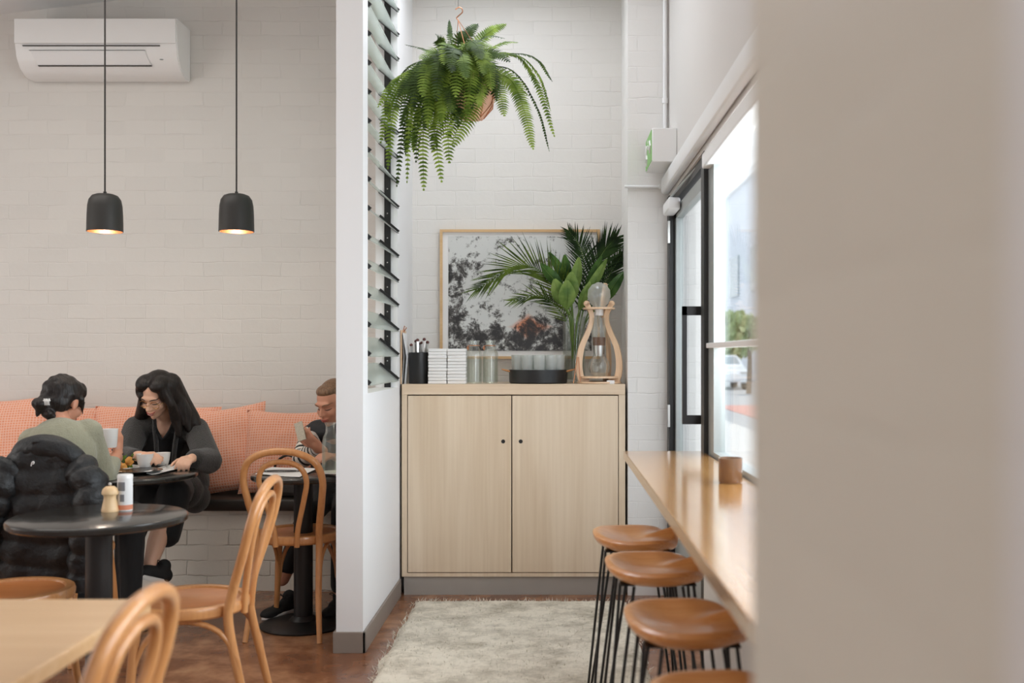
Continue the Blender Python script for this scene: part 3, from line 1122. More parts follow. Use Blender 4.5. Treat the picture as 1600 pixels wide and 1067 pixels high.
# black round tray with leather handles and ribbed tumblers
tq = on(841, 5.86)
tray = thing('tray', 'round black tray with tan handles holding glass tumblers', 'tray', tq)
bm = B(); lathe(bm, [(0, 0), (0.158, 0), (0.166, 0.006), (0.168, 0.078), (0.160, 0.078), (0.158, 0.012), (0, 0.012)], 56); build('body', bm, m_black, tray)
for sx in (-1, 1):
    bm = B(); tube(bm, [(sx * 0.160, -0.04, 0.068), (sx * 0.185, -0.035, 0.074), (sx * 0.200, 0, 0.078), (sx * 0.185, 0.035, 0.074), (sx * 0.160, 0.04, 0.068)], 0.011, 8, 4, flat=(0.45, 1.2)); build('handle', bm, m_bent, tray)
bm = B()
prof = [(0, 0.004), (0.026, 0.004), (0.028, 0.008), (0.033, 0.150), (0.0315, 0.150), (0.026, 0.014), (0, 0.012)]
lathe(bm, prof, 32)
for v in bm.verts:
    a = math.atan2(v.co.y, v.co.x)
    r = math.hypot(v.co.x, v.co.y)
    if r > 0.02 and 0.02 < v.co.z < 0.14:
        f = 1 + 0.05 * (1 if int(round(a / (2 * PI / 32))) % 2 else -1)
        v.co.x *= f; v.co.y *= f
tum0 = build('tumbler', bm, m_tumbler)
tag(tum0, 'ribbed clear glass tumbler packed in the black tray', 'glass', 'tumblers in the black tray')
spots = [(0.0, 0.0)] + [(0.070 * math.cos(a), 0.070 * math.sin(a)) for a in [PI / 3 * k for k in range(6)]] + [(0.122 * math.cos(a), 0.122 * math.sin(a)) for a in [PI / 5.5 * k + 0.2 for k in range(11)]]
for i, (sx, sy) in enumerate(spots):
    o = tum0 if i == 0 else tum0.copy()
    if i:
        C.objects.link(o)
    o.location = (tq.x + sx, tq.y + sy, CT + 0.012)

# ------------------------------------------------------------------ vase of cut palm and leaves
vq = on(897, 6.0)
vase = thing('glass_vase', 'tall clear cylinder vase holding cut palm fronds on the cabinet', 'vase', vq)
bm = B(); lathe(bm, [(0, 0.004), (0.064, 0.004), (0.066, 0.01), (0.066, 0.385), (0.062, 0.385), (0.062, 0.02), (0, 0.018)], 40); build('body', bm, m_bottle, vase)
bm = B(); lathe(bm, [(0, 0.02), (0.060, 0.02), (0.060, 0.16), (0, 0.16)], 32); build('water', bm, m_frost, vase)

def blade_strip(bm, p0, p1, wid, nrm, droop=0.0, seg=3, mi=0):
    """thin tapering leaflet from p0 to p1"""
    p0, p1 = V(p0), V(p1)
    d = p1 - p0
    side = d.cross(nrm).normalized()
    rows = []
    for i in range(seg + 1):
        s = i / seg
        c = p0 + d * s + V((0, 0, -droop * s * s))
        ww = wid * (0.55 + 0.9 * s) if s < 0.4 else wid * (0.91 * (1 - s) / 0.6 + 0.02)
        rows.append([c - side * ww, c + side * ww])
    grid(bm, rows, mi=mi)

def palm(pts, L, label, m, n=34, wid=0.007, spread=0.75, seed=1, nrm=V((0, -1, 0))):
    rn = random.Random(seed)
    path = crom(pts, 12)
    t = thing('palm_frond', label, 'palm frond', path[0], 0, 'cut palm fronds in the glass vase')
    bm = B(); tube(bm, path, interp([0.005, 0.004, 0.002, 0.001], len(path)), 6); build('stalk', bm, m_stem, t, world=True)
    bm = B()
    tot = len(path) - 1
    for k in range(n):
        s = 0.30 + 0.70 * k / (n - 1)
        i = min(int(s * tot), tot - 1)
        p = path[i].lerp(path[i + 1], s * tot - i)
        tg = (path[i + 1] - path[max(i - 1, 0)]).normalized()
        nn = (nrm - tg * nrm.dot(tg)).normalized()
        sd = tg.cross(nn)
        l = L * (0.55 + 0.6 * math.sin(PI * min(1, (s - 0.2) / 0.8) ** 0.8) * 0.75) * (1 - 0.25 * (s > 0.9))
        for sg in (-1, 1):
            a = spread * (1 - 0.55 * ((s - .3) / .7)) + rn.uniform(-0.08, 0.08)
            dr = tg * math.cos(a) + sd * sg * math.sin(a) + nn * rn.uniform(0.05, 0.35)
            blade_strip(bm, p, p + dr.normalized() * l * rn.uniform(0.88, 1.1), wid, nn, droop=l * rn.uniform(0.02, 0.12))
    build('leaflets', bm, m, t, world=True, recalc=False)
    return t
dV = 6.0
palm([P(896, 560, dV), P(890, 500, dV - .02), P(862, 440, dV - .05), P(812, 414, dV - .07), P(745, 452, dV - .10)], 0.24, 'long bright green palm frond arching left across the framed print', m_palm, 46, 0.0046, 0.72, 4)
palm([P(896, 560, dV), P(888, 510, dV - .03), P(868, 478, dV - .07), P(842, 462, dV - .10), P(800, 470, dV - .13)], 0.15, 'short palm frond drooping low over the left rim of the vase', m_palm, 24, 0.0042, 0.7, 5)
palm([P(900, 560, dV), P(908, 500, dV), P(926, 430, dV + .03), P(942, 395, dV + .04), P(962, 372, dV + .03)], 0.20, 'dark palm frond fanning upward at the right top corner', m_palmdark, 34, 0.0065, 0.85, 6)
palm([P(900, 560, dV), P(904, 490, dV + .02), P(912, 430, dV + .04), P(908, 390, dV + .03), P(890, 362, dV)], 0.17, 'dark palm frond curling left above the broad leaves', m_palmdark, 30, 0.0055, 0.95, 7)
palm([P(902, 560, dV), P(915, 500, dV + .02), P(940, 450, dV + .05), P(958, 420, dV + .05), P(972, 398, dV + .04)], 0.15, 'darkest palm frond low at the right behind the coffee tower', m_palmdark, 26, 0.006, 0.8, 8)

def broad_leaf(base, tip, wid, m, label, cup=0.25, seed=0, roll=0.0):
    base, tip = V(base), V(tip)
    ax = tip - base
    L = ax.length
    d = ax.normalized()
    vdir = V((0, -1, 0))
    side = d.cross(vdir).normalized()
    nn = side.cross(d).normalized()
    if nn.y > 0:
        nn = -nn
    side, nn = side * math.cos(roll) + nn * math.sin(roll), nn * math.cos(roll) - side * math.sin(roll)
    t = thing('broad_leaf', label, 'leaf', base, 0, 'broad leaves in the glass vase')
    rows = []
    nS, nW = 12, 8
    for i in range(nS + 1):
        s = i / nS
        ww = wid * (math.sin(PI * min(1, s * 0.93 + 0.03) ** 0.85) ** 0.8 + 0.03)
        row = []
        for k in range(nW + 1):
            x = -1 + 2 * k / nW
            row.append(base + ax * s + side * (x * ww) + nn * (-(abs(x) ** 1.4) * ww * cup + 0.10 * L * math.sin(PI * s)) )
        rows.append(row)
    bm = B(); grid(bm, rows); build('blade', bm, m, t, world=True, recalc=False)
    bm = B(); tube(bm, [base + nn * (0.004 + 0.10 * L * math.sin(PI * s)) + ax * s for s in [i / 8 for i in range(9)]], interp([0.0022, 0.0006], 9), 5); 
    foot = V((vq.x + (base.x - vq.x) * 0.15, 6.0 + (base.y - 6.0) * 0.1, CT + 0.08))
    tube(bm, crom([foot, V((vq.x + (base.x - vq.x) * 0.35, base.y, CT + 0.34)), base], 6), 0.0032, 6)
    build('stalk', bm, m_stem, t, world=True)
for i, a in enumerate([
    ((892, 470), (893, 425), 0, .046, 'l', 'upright pale broad leaf at the centre of the vase', -.12),
    ((886, 482), (886, 438), 0, .050, 'l', 'rounded pale green leaf lowest at the front of the bouquet', -.20),
    ((880, 476), (866, 436), 0, .044, 'l', 'rounded pale green leaf at the front left of the bouquet', -.18),
    ((893, 462), (905, 402), 0, .036, 'l', 'pointed leaf with light midrib standing above the rounded leaves', -.08),
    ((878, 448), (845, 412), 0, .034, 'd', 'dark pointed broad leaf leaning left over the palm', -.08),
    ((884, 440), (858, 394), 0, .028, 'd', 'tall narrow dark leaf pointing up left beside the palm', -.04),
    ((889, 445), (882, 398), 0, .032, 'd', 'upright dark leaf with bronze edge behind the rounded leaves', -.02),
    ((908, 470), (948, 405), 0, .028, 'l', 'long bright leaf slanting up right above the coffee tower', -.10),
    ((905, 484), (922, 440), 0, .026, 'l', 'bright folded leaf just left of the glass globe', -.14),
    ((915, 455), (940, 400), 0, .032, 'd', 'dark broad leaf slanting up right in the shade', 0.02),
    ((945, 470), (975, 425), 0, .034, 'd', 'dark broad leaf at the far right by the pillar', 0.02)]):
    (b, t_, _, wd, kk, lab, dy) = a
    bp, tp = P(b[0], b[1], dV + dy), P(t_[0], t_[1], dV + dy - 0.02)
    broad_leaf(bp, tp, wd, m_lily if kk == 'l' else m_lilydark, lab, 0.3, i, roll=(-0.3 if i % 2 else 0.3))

# ------------------------------------------------------------------ cold drip coffee tower
tw = on(936, 5.80)
tower = thing('coffee_drip_tower', 'wooden cold drip coffee tower with stacked glass vessels', 'coffee maker', tw)
prof = [(0.062, 0.005), (0.102, 0.02), (0.118, 0.10), (0.104, 0.20), (0.066, 0.29), (0.046, 0.35), (0.048, 0.40), (0.074, 0.452)]
def tower_leg(ang, h=1.0):
    bm = B()
    path = crom([(p[0], 0, p[1] * h) for p in prof], 6)
    th, wd = 0.007, 0.018
    rows = []
    for i, p in enumerate(path):
        tg = (path[min(i + 1, len(path) - 1)] - path[max(i - 1, 0)]).normalized()
        nn = V((tg.z, 0, -tg.x))
        w2 = wd * (1.25 - 0.45 * math.sin(PI * min(1, i / len(path))))
        w2 = 0.024 - 0.009 * min(1, i / (0.6 * len(path)))
        rows.append([p - nn * w2 * .9 + V((0, th, 0)), p + nn * w2 * .9 + V((0, th, 0)), p + nn * w2 * .9 - V((0, th, 0)), p - nn * w2 * .9 - V((0, th, 0))])
    vs = grid(bm, rows, closed_u=True)
    bm.faces.new(vs[0][::-1]); bm.faces.new(vs[-1])
    top = path[-1]
    lathe(bm, [(0, -th), (0.016, -th), (0.016, th), (0, th)], 18, (top.x, 0, top.z), M=Matrix.Rotation(PI / 2, 3, 'X'))
    bmesh.ops.rotate(bm, verts=bm.verts[:], cent=(0, 0, 0), matrix=Matrix.Rotation(ang, 3, 'Z'))
    return build('leg', bm, m_lightwood, tower)
tower_leg(PI + 0.25); tower_leg(-0.30); tower_leg(PI / 2 - 0.55, 1.04).scale = (1, 1, 1.18)
def plate(name, z, r, hole=0.0):
    bm = B(); lathe(bm, [(hole, z - 0.005), (r, z - 0.005), (r, z + 0.005), (hole, z + 0.005), (hole, z - 0.005)] if hole else [(0, z - 0.005), (r, z - 0.005), (r, z + 0.005), (0, z + 0.005)], 36)
    return build(name, bm, m_lightwood, tower)
plate('base_plate', 0.007, 0.125); plate('shelf_plate', 0.036, 0.112); plate('top_plate', 0.424, 0.090, 0.03)
bm = B(); lathe(bm, [(0.012, 0.385), (0.020, 0.40), (0.026, 0.43), (0.052, 0.455), (0.066, 0.49), (0.062, 0.53), (0.040, 0.560), (0.018, 0.568), (0.016, 0.572), (0.0, 0.573)], 32); build('water_globe', bm, m_tumbler, tower)
bm = B(); lathe(bm, [(0, 0.385), (0.024, 0.385), (0.024, 0.418), (0, 0.418)], 24); build('valve_collar', bm, m_trimwhite, tower)
bm = B(); lathe(bm, [(0.0, 0.315), (0.004, 0.325), (0.006, 0.35), (0.012, 0.385)], 16); build('drip_tap', bm, m_tumbler, tower)
bm = B(); lathe(bm, [(0.040, 0.372), (0.042, 0.368), (0.040, 0.30), (0.037, 0.225), (0.030, 0.205)], 32); build('brew_tube', bm, m_bottle, tower)
bm = B(); lathe(bm, [(0.0, 0.215), (0.034, 0.215), (0.036, 0.262), (0.0, 0.262)], 28); build('coffee_grounds', bm, mat('coffee_brown', (120, 84, 62), 0.8), tower)
bm = B(); lathe(bm, [(0, 0.155), (0.030, 0.155), (0.034, 0.20), (0.034, 0.235), (0.031, 0.235)], 28); build('metal_collar', bm, m_steel, tower)
bm = B(); lathe(bm, [(0, 0.042), (0.030, 0.042), (0.056, 0.062), (0.064, 0.095), (0.054, 0.130), (0.032, 0.16), (0.028, 0.19), (0.031, 0.20)], 36); build('flask', bm, m_bottle, tower)
q = on(954, 5.70)
o = B(); rbox(o, (-0.022, -0.012, 0.0), (0.022, 0.012, 0.020), 0.003)
o = build('sugar_sachet', o, m_paper); o.location = q; tag(o, 'small white box in front of the coffee tower foot', 'box')
for i, (u1, u2, lab) in enumerate(((896, 902, 'thin copper stirrer leaning beside the coffee tower, left of the pair'), (907, 904, 'thin copper stirrer leaning beside the coffee tower, right of the pair'))):
    bm = B(); a = on(u1, 5.74); b = on(u2, 5.75); b.z += 0.15
    tube(bm, [a + V((0, 0, 0.003)), a.lerp(b, .5), b], 0.0025, 6)
    tag(build('stirrer', bm, m_copper, world=True, base=a), lab, 'stirrer', 'copper stirrers')

# ================================================================== hanging fern
fd = 4.92
fc = P(722, 100, fd)
fern = thing('hanging_fern', 'large green fern hanging in a pink pot near the louvre window', 'fern', (fc.x, fc.y, fc.z))
bm = B(); pz = P(735, 188, fd).z - fc.z; pt = P(735, 118, fd).z - fc.z
pcx = P(738, 150, fd).x - fc.x
lathe(bm, [(0, pz), (0.05, pz + 0.005), (0.095, pz + 0.06), (0.115, pz + 0.14), (0.120, pt + 0.02), (0.112, pt + 0.02), (0.10, pz + 0.13), (0, pt - 0.03)], 36, (pcx, 0, 0))
pot = build('pot', bm, m_pot, fern)
bm = B()
for k in range(9):
    a = 2 * PI * k / 9
    tube(bm, [(pcx + r * math.cos(a + tw_), r * math.sin(a + tw_), z) for (r, z, tw_) in ((0.055, pz + 0.006, 0), (0.099, pz + 0.06, .25), (0.119, pz + 0.14, .5), (0.123, pt + 0.02, .75))], 0.002, 5)
    tube(bm, [(pcx + r * math.cos(a - tw_), r * math.sin(a - tw_), z) for (r, z, tw_) in ((0.055, pz + 0.006, 0), (0.099, pz + 0.06, .25), (0.119, pz + 0.14, .5), (0.123, pt + 0.02, .75))], 0.002, 5)
build('wire_basket', bm, m_copper, fern)
hk = P(716, 30, fd) - fc
bm = B()
tube(bm, [hk + V((0, 0, -0.005)), hk + V((-.008, 0, .006)), hk + V((.006, 0, .02)), hk + V((.02, 0, .034)), hk + V((.016, 0, .052)), hk + V((0, 0, .056)), hk + V((-.014, 0, .046))], 0.0028, 7, 5)
build('hook', bm, m_copper, fern)
ztop = zc(fc.x) - fc.z
bm = B(); tube(bm, [hk + V((0, 0, .056)), V((hk.x, 0, ztop))], 0.002, 6); build('hanger_wire', bm, m_steel, fern)
for k in range(3):
    a = 2 * PI * k / 3 + 0.5
    bm = B(); tube(bm, [hk + V((0, 0, -0.004)), V((pcx + 0.118 * math.cos(a), 0.118 * math.sin(a), pt + 0.02))], 0.0018, 5); build('chain', bm, m_copper, fern)

def frond(pts, wid, m, seed, twist=0.0, n=None, facing=None):
    """pinnate fern frond: rib with paired leaflets; facing = direction its flat side looks"""
    rn = random.Random(seed)
    path = crom(pts, 8)
    L = sum((path[i + 1] - path[i]).length for i in range(len(path) - 1))
    n = n or max(14, int(L / 0.0135))
    bm = B()
    tube(bm, path, interp([0.0028, 0.002, 0.0008], len(path)), 5)
    tot = len(path) - 1
    for k in range(n):
        s = 0.08 + 0.92 * k / (n - 1)
        i = min(int(s * tot), tot - 1)
        p = path[i].lerp(path[i + 1], s * tot - i)
        tg = (path[i + 1] - path[i]).normalized()
        ref = V(facing) if facing is not None else V((0, 0, 1))
        nn = ref - tg * ref.dot(tg)
        if nn.length < 1e-3:
            nn = V((0, -1, 0))
        nn.normalize()
        sd = tg.cross(nn)
        env = min(1.0, 0.45 + s * 2.2) * (1 - s) ** 0.42 if s < 0.999 else 0.05
        env = min(1.0, env * 1.12)
        for sg in (-1, 1):
            l = wid * max(0.1, env) * rn.uniform(0.9, 1.08)
            dr = (sd * sg * 0.95 + tg * 0.32 - nn * rn.uniform(0.05, 0.25)).normalized()
            wv = 0.0088
            q0 = p
            q1 = p + dr * l
            up = tg
            a = bm.verts.new(q0 - up * wv * 0.55); b = bm.verts.new(q0 + up * wv * 0.75)
            m1 = p + dr * l * 0.55 + nn * l * 0.06
            c = bm.verts.new(m1 + up * wv * 0.62); d2 = bm.verts.new(m1 - up * wv * 0.58)
            e = bm.verts.new(q1 + tg * l * 0.10 - nn * l * 0.05)
            bm.faces.new((a, d2, c, b)); bm.faces.new((d2, e, c))
    return build('frond', bm, m, fern, recalc=False)

def F(u, v, dy=0.0):
    return P(u, v, fd + dy) - fc
LOC = [
    # (start, control, tip, width, dark?, dy control, dy tip)
    ((730, 96), (800, 84), (838, 128), (866, 212), .040, 0, .05, .02, 'e'),
    ((738, 104), (800, 110), (840, 170), (858, 235), .020, 1, .05, .08, 'e'),
    ((740, 108), (795, 122), (818, 170), (833, 232), .052, 0, -.12, -.20, 'f'),
    ((738, 100), (805, 86), (842, 118), (860, 172), .034, 0, .10, .14, 'e'),
    ((732, 95), (800, 84), (838, 92), (862, 126), .028, 1, .02, .0, 'e'),
    ((735, 104), (765, 108), (780, 140), (788, 180), .062, 0, -.16, -.24, 'f'),
    ((730, 90), (765, 76), (790, 66), (808, 66), .040, 0, .05, .10, 'e'),
    ((728, 86), (750, 62), (770, 46), (790, 38), .040, 0, .08, .14, 'f'),
    ((725, 86), (745, 66), (765, 56), (788, 60), .035, 1, -.05, -.10, 'e'),
    ((722, 86), (728, 62), (736, 46), (746, 38), .040, 1, .06, .10, 'f'),
    ((712, 88), (704, 62), (703, 46), (702, 32), .020, 1, .10, .14, 'e'),
    ((710, 90), (692, 72), (686, 62), (683, 56), .040, 1, -.05, -.08, 'f'),
    ((705, 90), (680, 84), (660, 76), (634, 70), .030, 1, .05, .10, 'e'),
    ((706, 96), (676, 92), (650, 98), (634, 106), .034, 1, .0, .02, 'e'),
    ((706, 98), (670, 96), (640, 104), (622, 122), .036, 1, .08, .12, 'e'),
    ((704, 104), (660, 104), (618, 124), (591, 166), .050, 0, -.02, -.06, 'e'),
    ((702, 106), (655, 110), (612, 150), (595, 222), .046, 0, -.06, -.10, 'f'),
    ((700, 108), (650, 116), (616, 170), (606, 262), .046, 0, -.12, -.16, 'f'),
    ((704, 110), (665, 120), (634, 180), (620, 290), .036, 1, -.02, -.04, 'f'),
    ((704, 112), (668, 124), (642, 170), (636, 284), .030, 0, -.14, -.18, 'e'),
    ((706, 110), (676, 124), (655, 170), (650, 252), .046, 1, -.04, -.08, 'f'),
    ((708, 114), (680, 140), (662, 200), (662, 296), .052, 0, -.10, -.14, 'f'),
    ((710, 114), (690, 140), (678, 190), (690, 283), .056, 0, -.14, -.20, 'f'),
    ((714, 108), (704, 130), (698, 170), (702, 253), .072, 0, -.22, -.30, 'f'),
    ((720, 108), (738, 124), (738, 170), (709, 228), .070, 0, -.20, -.28, 'f'),
    ((716, 104), (708, 116), (704, 140), (706, 176), .062, 1, -.24, -.34, 'f'),
    ((708, 106), (684, 122), (668, 156), (664, 202), .048, 1, -.20, -.26, 'f'),
    ((700, 104), (670, 112), (640, 140), (626, 196), .044, 1, -.16, -.20, 'f'),
    ((724, 100), (736, 78), (726, 72), (716, 92), .042, 0, -.12, -.20, 'f'),
    ((716, 98), (700, 80), (690, 84), (680, 100), .050, 1, -.10, -.18, 'f'),
    ((728, 102), (756, 100), (764, 120), (758, 150), .056, 1, -.10, -.16, 'f'),
    ((722, 92), (738, 74), (752, 70), (768, 74), .048, 0, -.14, -.22, 'f'),
    ((716, 90), (716, 66), (722, 56), (730, 50), .044, 1, .0, .02, 'f'),
    ((706, 94), (686, 82), (672, 84), (656, 92), .046, 0, -.14, -.22, 'f'),
    ((700, 106), (670, 118), (650, 130), (640, 156), .05, 1, .12, .18, 'f'),
    ((736, 104), (780, 104), (806, 130), (826, 150), .036, 0, .12, .2, 'e'),
    ((722, 104), (735, 130), (728, 150), (735, 190), .05, 1, .14, .2, 'f'),
    ((730, 100), (738, 84), (744, 110), (738, 168), .066, 1, -.22, -.30, 'f'),
    ((726, 100), (734, 90), (736, 120), (730, 186), .062, 0, -.25, -.32, 'f'),
    ((720, 102), (722, 96), (722, 130), (716, 196), .066, 1, -.22, -.29, 'f'),
    ((734, 98), (756, 92), (770, 116), (776, 156), .054, 1, -.16, -.22, 'f'),
    ((712, 100), (700, 92), (692, 126), (690, 190), .062, 0, -.22, -.30, 'f'),
    ((706, 100), (684, 96), (672, 136), (668, 196), .056, 0, -.20, -.26, 'f'),
    ((730, 98), (744, 76), (754, 84), (756, 116), .062, 0, -.24, -.32, 'f'),
    ((700, 102), (668, 100), (640, 122), (622, 150), .048, 1, -.10, -.14, 'f'),
    ((714, 94), (712, 76), (708, 82), (706, 112), .064, 1, -.24, -.32, 'f'),
    ((724, 98), (722, 78), (716, 96), (712, 150), .070, 0, -.24, -.33, 'f'),
    ((716, 98), (696, 84), (686, 104), (682, 156), .066, 1, -.22, -.30, 'f'),
    ((732, 100), (752, 88), (762, 104), (768, 140), .056, 0, -.20, -.26, 'f'),
    ((728, 96), (748, 96), (752, 130), (748, 165), .060, 0, -.23, -.31, 'f'),
    ((710, 96), (690, 90), (668, 108), (660, 150), .062, 0, -.18, -.26, 'f'),
    ((720, 96), (730, 66), (744, 70), (752, 92), .060, 1, -.20, -.28, 'f'),
    ((714, 96), (704, 70), (698, 76), (694, 100), .060, 0, -.20, -.28, 'f'),
    ((722, 98), (720, 84), (724, 92), (728, 122), .064, 0, -.26, -.34, 'f'),
    ((706, 100), (676, 100), (654, 120), (646, 170), .056, 1, -.14, -.22, 'f'),
    ((726, 94), (756, 84), (776, 84), (796, 96), .048, 1, -.10, -.16, 'f'),
    ((704, 104), (672, 128), (650, 190), (646, 236), .044, 0, .04, .06, 'f'),
    ((712, 112), (696, 150), (686, 190), (676, 236), .060, 1, -.06, -.08, 'f'),
    ((716, 112), (712, 150), (716, 180), (700, 214), .064, 1, -.08, -.12, 'f'),
    ((702, 108), (664, 122), (640, 190), (634, 240), .042, 1, .08, .12, 'f'),
]
for i, (a, b, c, d, wd, dk, dy1, dy2, fac) in enumerate(LOC):
    pts = [F(a[0], a[1], -.01), F(b[0], b[1], dy1 * .6), F(c[0], c[1], dy1), F(d[0], d[1], dy2)]
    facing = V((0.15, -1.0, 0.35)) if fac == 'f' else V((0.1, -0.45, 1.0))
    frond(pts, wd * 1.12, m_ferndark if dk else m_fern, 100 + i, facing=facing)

# ================================================================== pendants
lamp0 = None
for (uu, lab) in ((164, 'left black bell pendant lamp hanging in front of the air conditioner'), (369.5, 'right black bell pendant lamp hanging before the plain brick wall')):
    dl = 5.0
    p = P(uu, 362, dl)
    lm = thing('pendant_lamp', lab, 'pendant lamp', p, 0, 'black pendant lamps')
    bm = B(); lathe(bm, [(0.080, 0.0), (0.0845, 0.0), (0.084, 0.01), (0.0825, 0.08), (0.080, 0.125), (0.074, 0.155), (0.060, 0.175), (0.040, 0.183), (0.0, 0.185)], 40); 
    build('shade', bm, m_shade, lm)
    bm = B(); lathe(bm, [(0.080, 0.0), (0.079, 0.08), (0.075, 0.13), (0.055, 0.168), (0, 0.175)], 40); build('shade_lining', bm, m_shadein, lm)
    bm = B(); tube(bm, [(0, 0, 0.183), (0, 0, 0.195)], 0.008, 10); build('cord_grip', bm, m_black, lm)
    bm = B(); tube(bm, [(0, 0, 0.19), (0.0, 0, 0.9), (0, 0, zc(p.x) - p.z)], 0.0042, 8); build('cord', bm, m_cord, lm)
    mb_, t_, b_ = base_mat('warm_bulb')
    b_.inputs['Emission Color'].default_value = lin((255, 190, 130)); b_.inputs['Emission Strength'].default_value = 0.35
    bm = B(); ell(bm, (0, 0, 0.055), (0.03, 0.03, 0.035), None, 3); build('bulb', bm, mb_, lm)
    l = bpy.data.lights.new('bulb_light', 'POINT'); l.energy = 2.4; l.color = (1, .86, .70); l.shadow_soft_size = 0.03
    lo = bpy.data.objects.new('bulb_light', l); lo.location = (0, 0, 0.012); lo.parent = lm; C.objects.link(lo)

# ================================================================== air conditioner
a0 = P(22, 0, 6.0).x; a1 = P(272, 0, 5.94).x
ac = thing('air_conditioner', 'white wall mounted air conditioner high on the brick wall', 'air conditioner', ((a0 + a1) / 2, YB, P(0, 120, 6.2).z))
ax0, ax1 = -3.14, -2.19
zt, zb = P(0, 28, 5.98).z, P(0, 118, 6.05).z
zr = zb - ac.location.z
H_ = zt - zb
bm = B()
prism(bm, [(0, zr), (-0.10, zr - 0.0), (-0.165, zr + 0.035), (-0.205, zr + 0.09), (-0.225, zr + 0.17), (-0.228, zr + H_ - 0.02), (-0.215, zr + H_), (0, zr + H_)], 'YZ', ax0 - ac.location.x, ax1 - ac.location.x)
bmesh.ops.bevel(bm, geom=bm.edges[:], offset=0.006, segments=2, affect='EDGES')
build('housing', bm, m_ac, ac)
bm = B(); xx = ac.location.x
w0, w1 = ax0 - xx, ax1 - xx
rbox(bm, (w0 + 0.004, -0.236, zr + 0.165), (w1 - 0.004, -0.226, zr + H_ - 0.008), 0.004, 2)
build('front_panel', bm, m_ac, ac)
bm = B(); box2(bm, (w0 + 0.05, -0.2310, zr + 0.151), (w1 - 0.10, -0.2175, zr + 0.1555)); build('intake_slot', bm, m_acdark, ac, smooth=False)
bm = B()
grid(bm, [[(w0 + 0.09, -0.2180, zr + 0.128), (w1 - 0.19, -0.2180, zr + 0.128)], [(w0 + 0.105, -0.206, zr + 0.086), (w1 - 0.180, -0.206, zr + 0.086)], [(w0 + 0.12, -0.184, zr + 0.052), (w1 - 0.165, -0.184, zr + 0.052)]])
build('air_flap', bm, m_trimwhite, ac)
bm = B(); box2(bm, (w0 + 0.12, -0.187, zr + 0.046), (w1 - 0.165, -0.17, zr + 0.051)); box2(bm, (w0 + 0.085, -0.2225, zr + 0.127), (w1 - 0.188, -0.21, zr + 0.1285)); build('outlet_slot', bm, m_acdark, ac, smooth=False)
bm = B(); ell(bm, (w1 - 0.10, -0.20, zr + 0.08), (0.012, 0.006, 0.004), None, 2); build('status_light', bm, m_grey_al, ac)

# ================================================================== window bar and stools
bar = thing('window_bar', 'long narrow oiled wood bar running along the shop window', 'bar counter', (0.48, 2.65, 0.865))
bm = B(); rbox(bm, (0.312, 0.86, 0.875), (0.655, 4.475, 0.912), 0.003); build('top', bm, m_bar, bar, world=True)
for yy in (4.2, 3.0, 1.8):
    bm = B(); box2(bm, (0.40, yy - 0.015, 0.855), (0.645, yy + 0.015, 0.875)); box2(bm, (0.625, yy - 0.015, 0.62), (0.645, yy + 0.015, 0.86)); build('bracket', bm, m_trimwhite, bar, world=True, smooth=False)
q = P(1147, 755, 3.36)
gl = thing('votive_glass', 'smoky brown glass tumbler standing on the window bar', 'glass', (q.x - 0.012, q.y, 0.912))
bm = B(); lathe(bm, [(0, 0), (0.036, 0), (0.039, 0.004), (0.039, 0.082), (0.035, 0.082), (0.034, 0.01), (0, 0.01)], 32); build('body', bm, m_brownglass, gl)

def stool_seat():
    t = bmesh.new()
    nA, nR = 64, 14
    def outline(a):
        c, s = math.cos(a), math.sin(a)
        r = 1.0 / ((abs(c) ** 2.5 + abs(s) ** 2.5) ** (1 / 2.5))
        x, y = 0.158 * r * c, 0.200 * r * s
        if c > 0:        # front edge: two thigh scoops with a nose between them
            x *= 0.94 + 0.06 * math.cos(3 * a) 
        return x, y
    top, bot = [], []
    def zt_(x, y, s):
        xn, yn = x / 0.158, y / 0.2
        z = 0.012
        dish = math.exp(-((x + 0.03) / 0.10) ** 2 - (y / 0.15) ** 2)
        z -= 0.020 * dish
        z += 0.018 * max(0, -xn) ** 2.5 + 0.012 * max(0, abs(yn) - 0.3) ** 2
        z += 0.030 * math.exp(-(y / 0.032) ** 2) * max(0, xn) ** 1.5          # the pommel
        z -= 0.016 * max(0, xn) ** 2 * math.exp(-((abs(y) - 0.09) / 0.05) ** 2)
        return z
    rows = []
    for j in range(nR + 1):
        s = j / nR
        row = []
        for k in range(nA):
            x, y = outline(2 * PI * k / nA)
            x, y = x * s, y * s
            row.append(V((x, y, zt_(x, y, s) - 0.012 * max(0, (s - .88) / .12) ** 2)))
        rows.append(row)
    for s, dz in ((1.005, -0.016), (0.985, -0.026), (0.93, -0.034), (0.80, -0.041), (0.5, -0.046), (0.02, -0.046)):
        row = []
        for k in range(nA):
            x, y = outline(2 * PI * k / nA)
            z0 = zt_(x, y, 1)
            row.append(V((x * s, y * s, dz + z0 * max(0, (s - .6) / .4))))
        rows.append(row)
    rows[0] = [v + V((1e-4 * math.cos(2 * PI * k / nA), 1e-4 * math.sin(2 * PI * k / nA), 0)) for k, v in enumerate(rows[0])]
    grid(t, rows, closed_u=True)
    bmesh.ops.remove_doubles(t, verts=t.verts[:], dist=5e-4)
    return t
SH = 0.655
st = thing('bar_stool', 'farthest bar stool with saddle wood seat on black wire legs, nearest the cabinet', 'bar stool', (0.31, 3.83, 0), 0, 'saddle stools along the window bar')
bm = stool_seat()
for v in bm.verts: v.co.z += SH
build('seat', bm, m_stool, st)
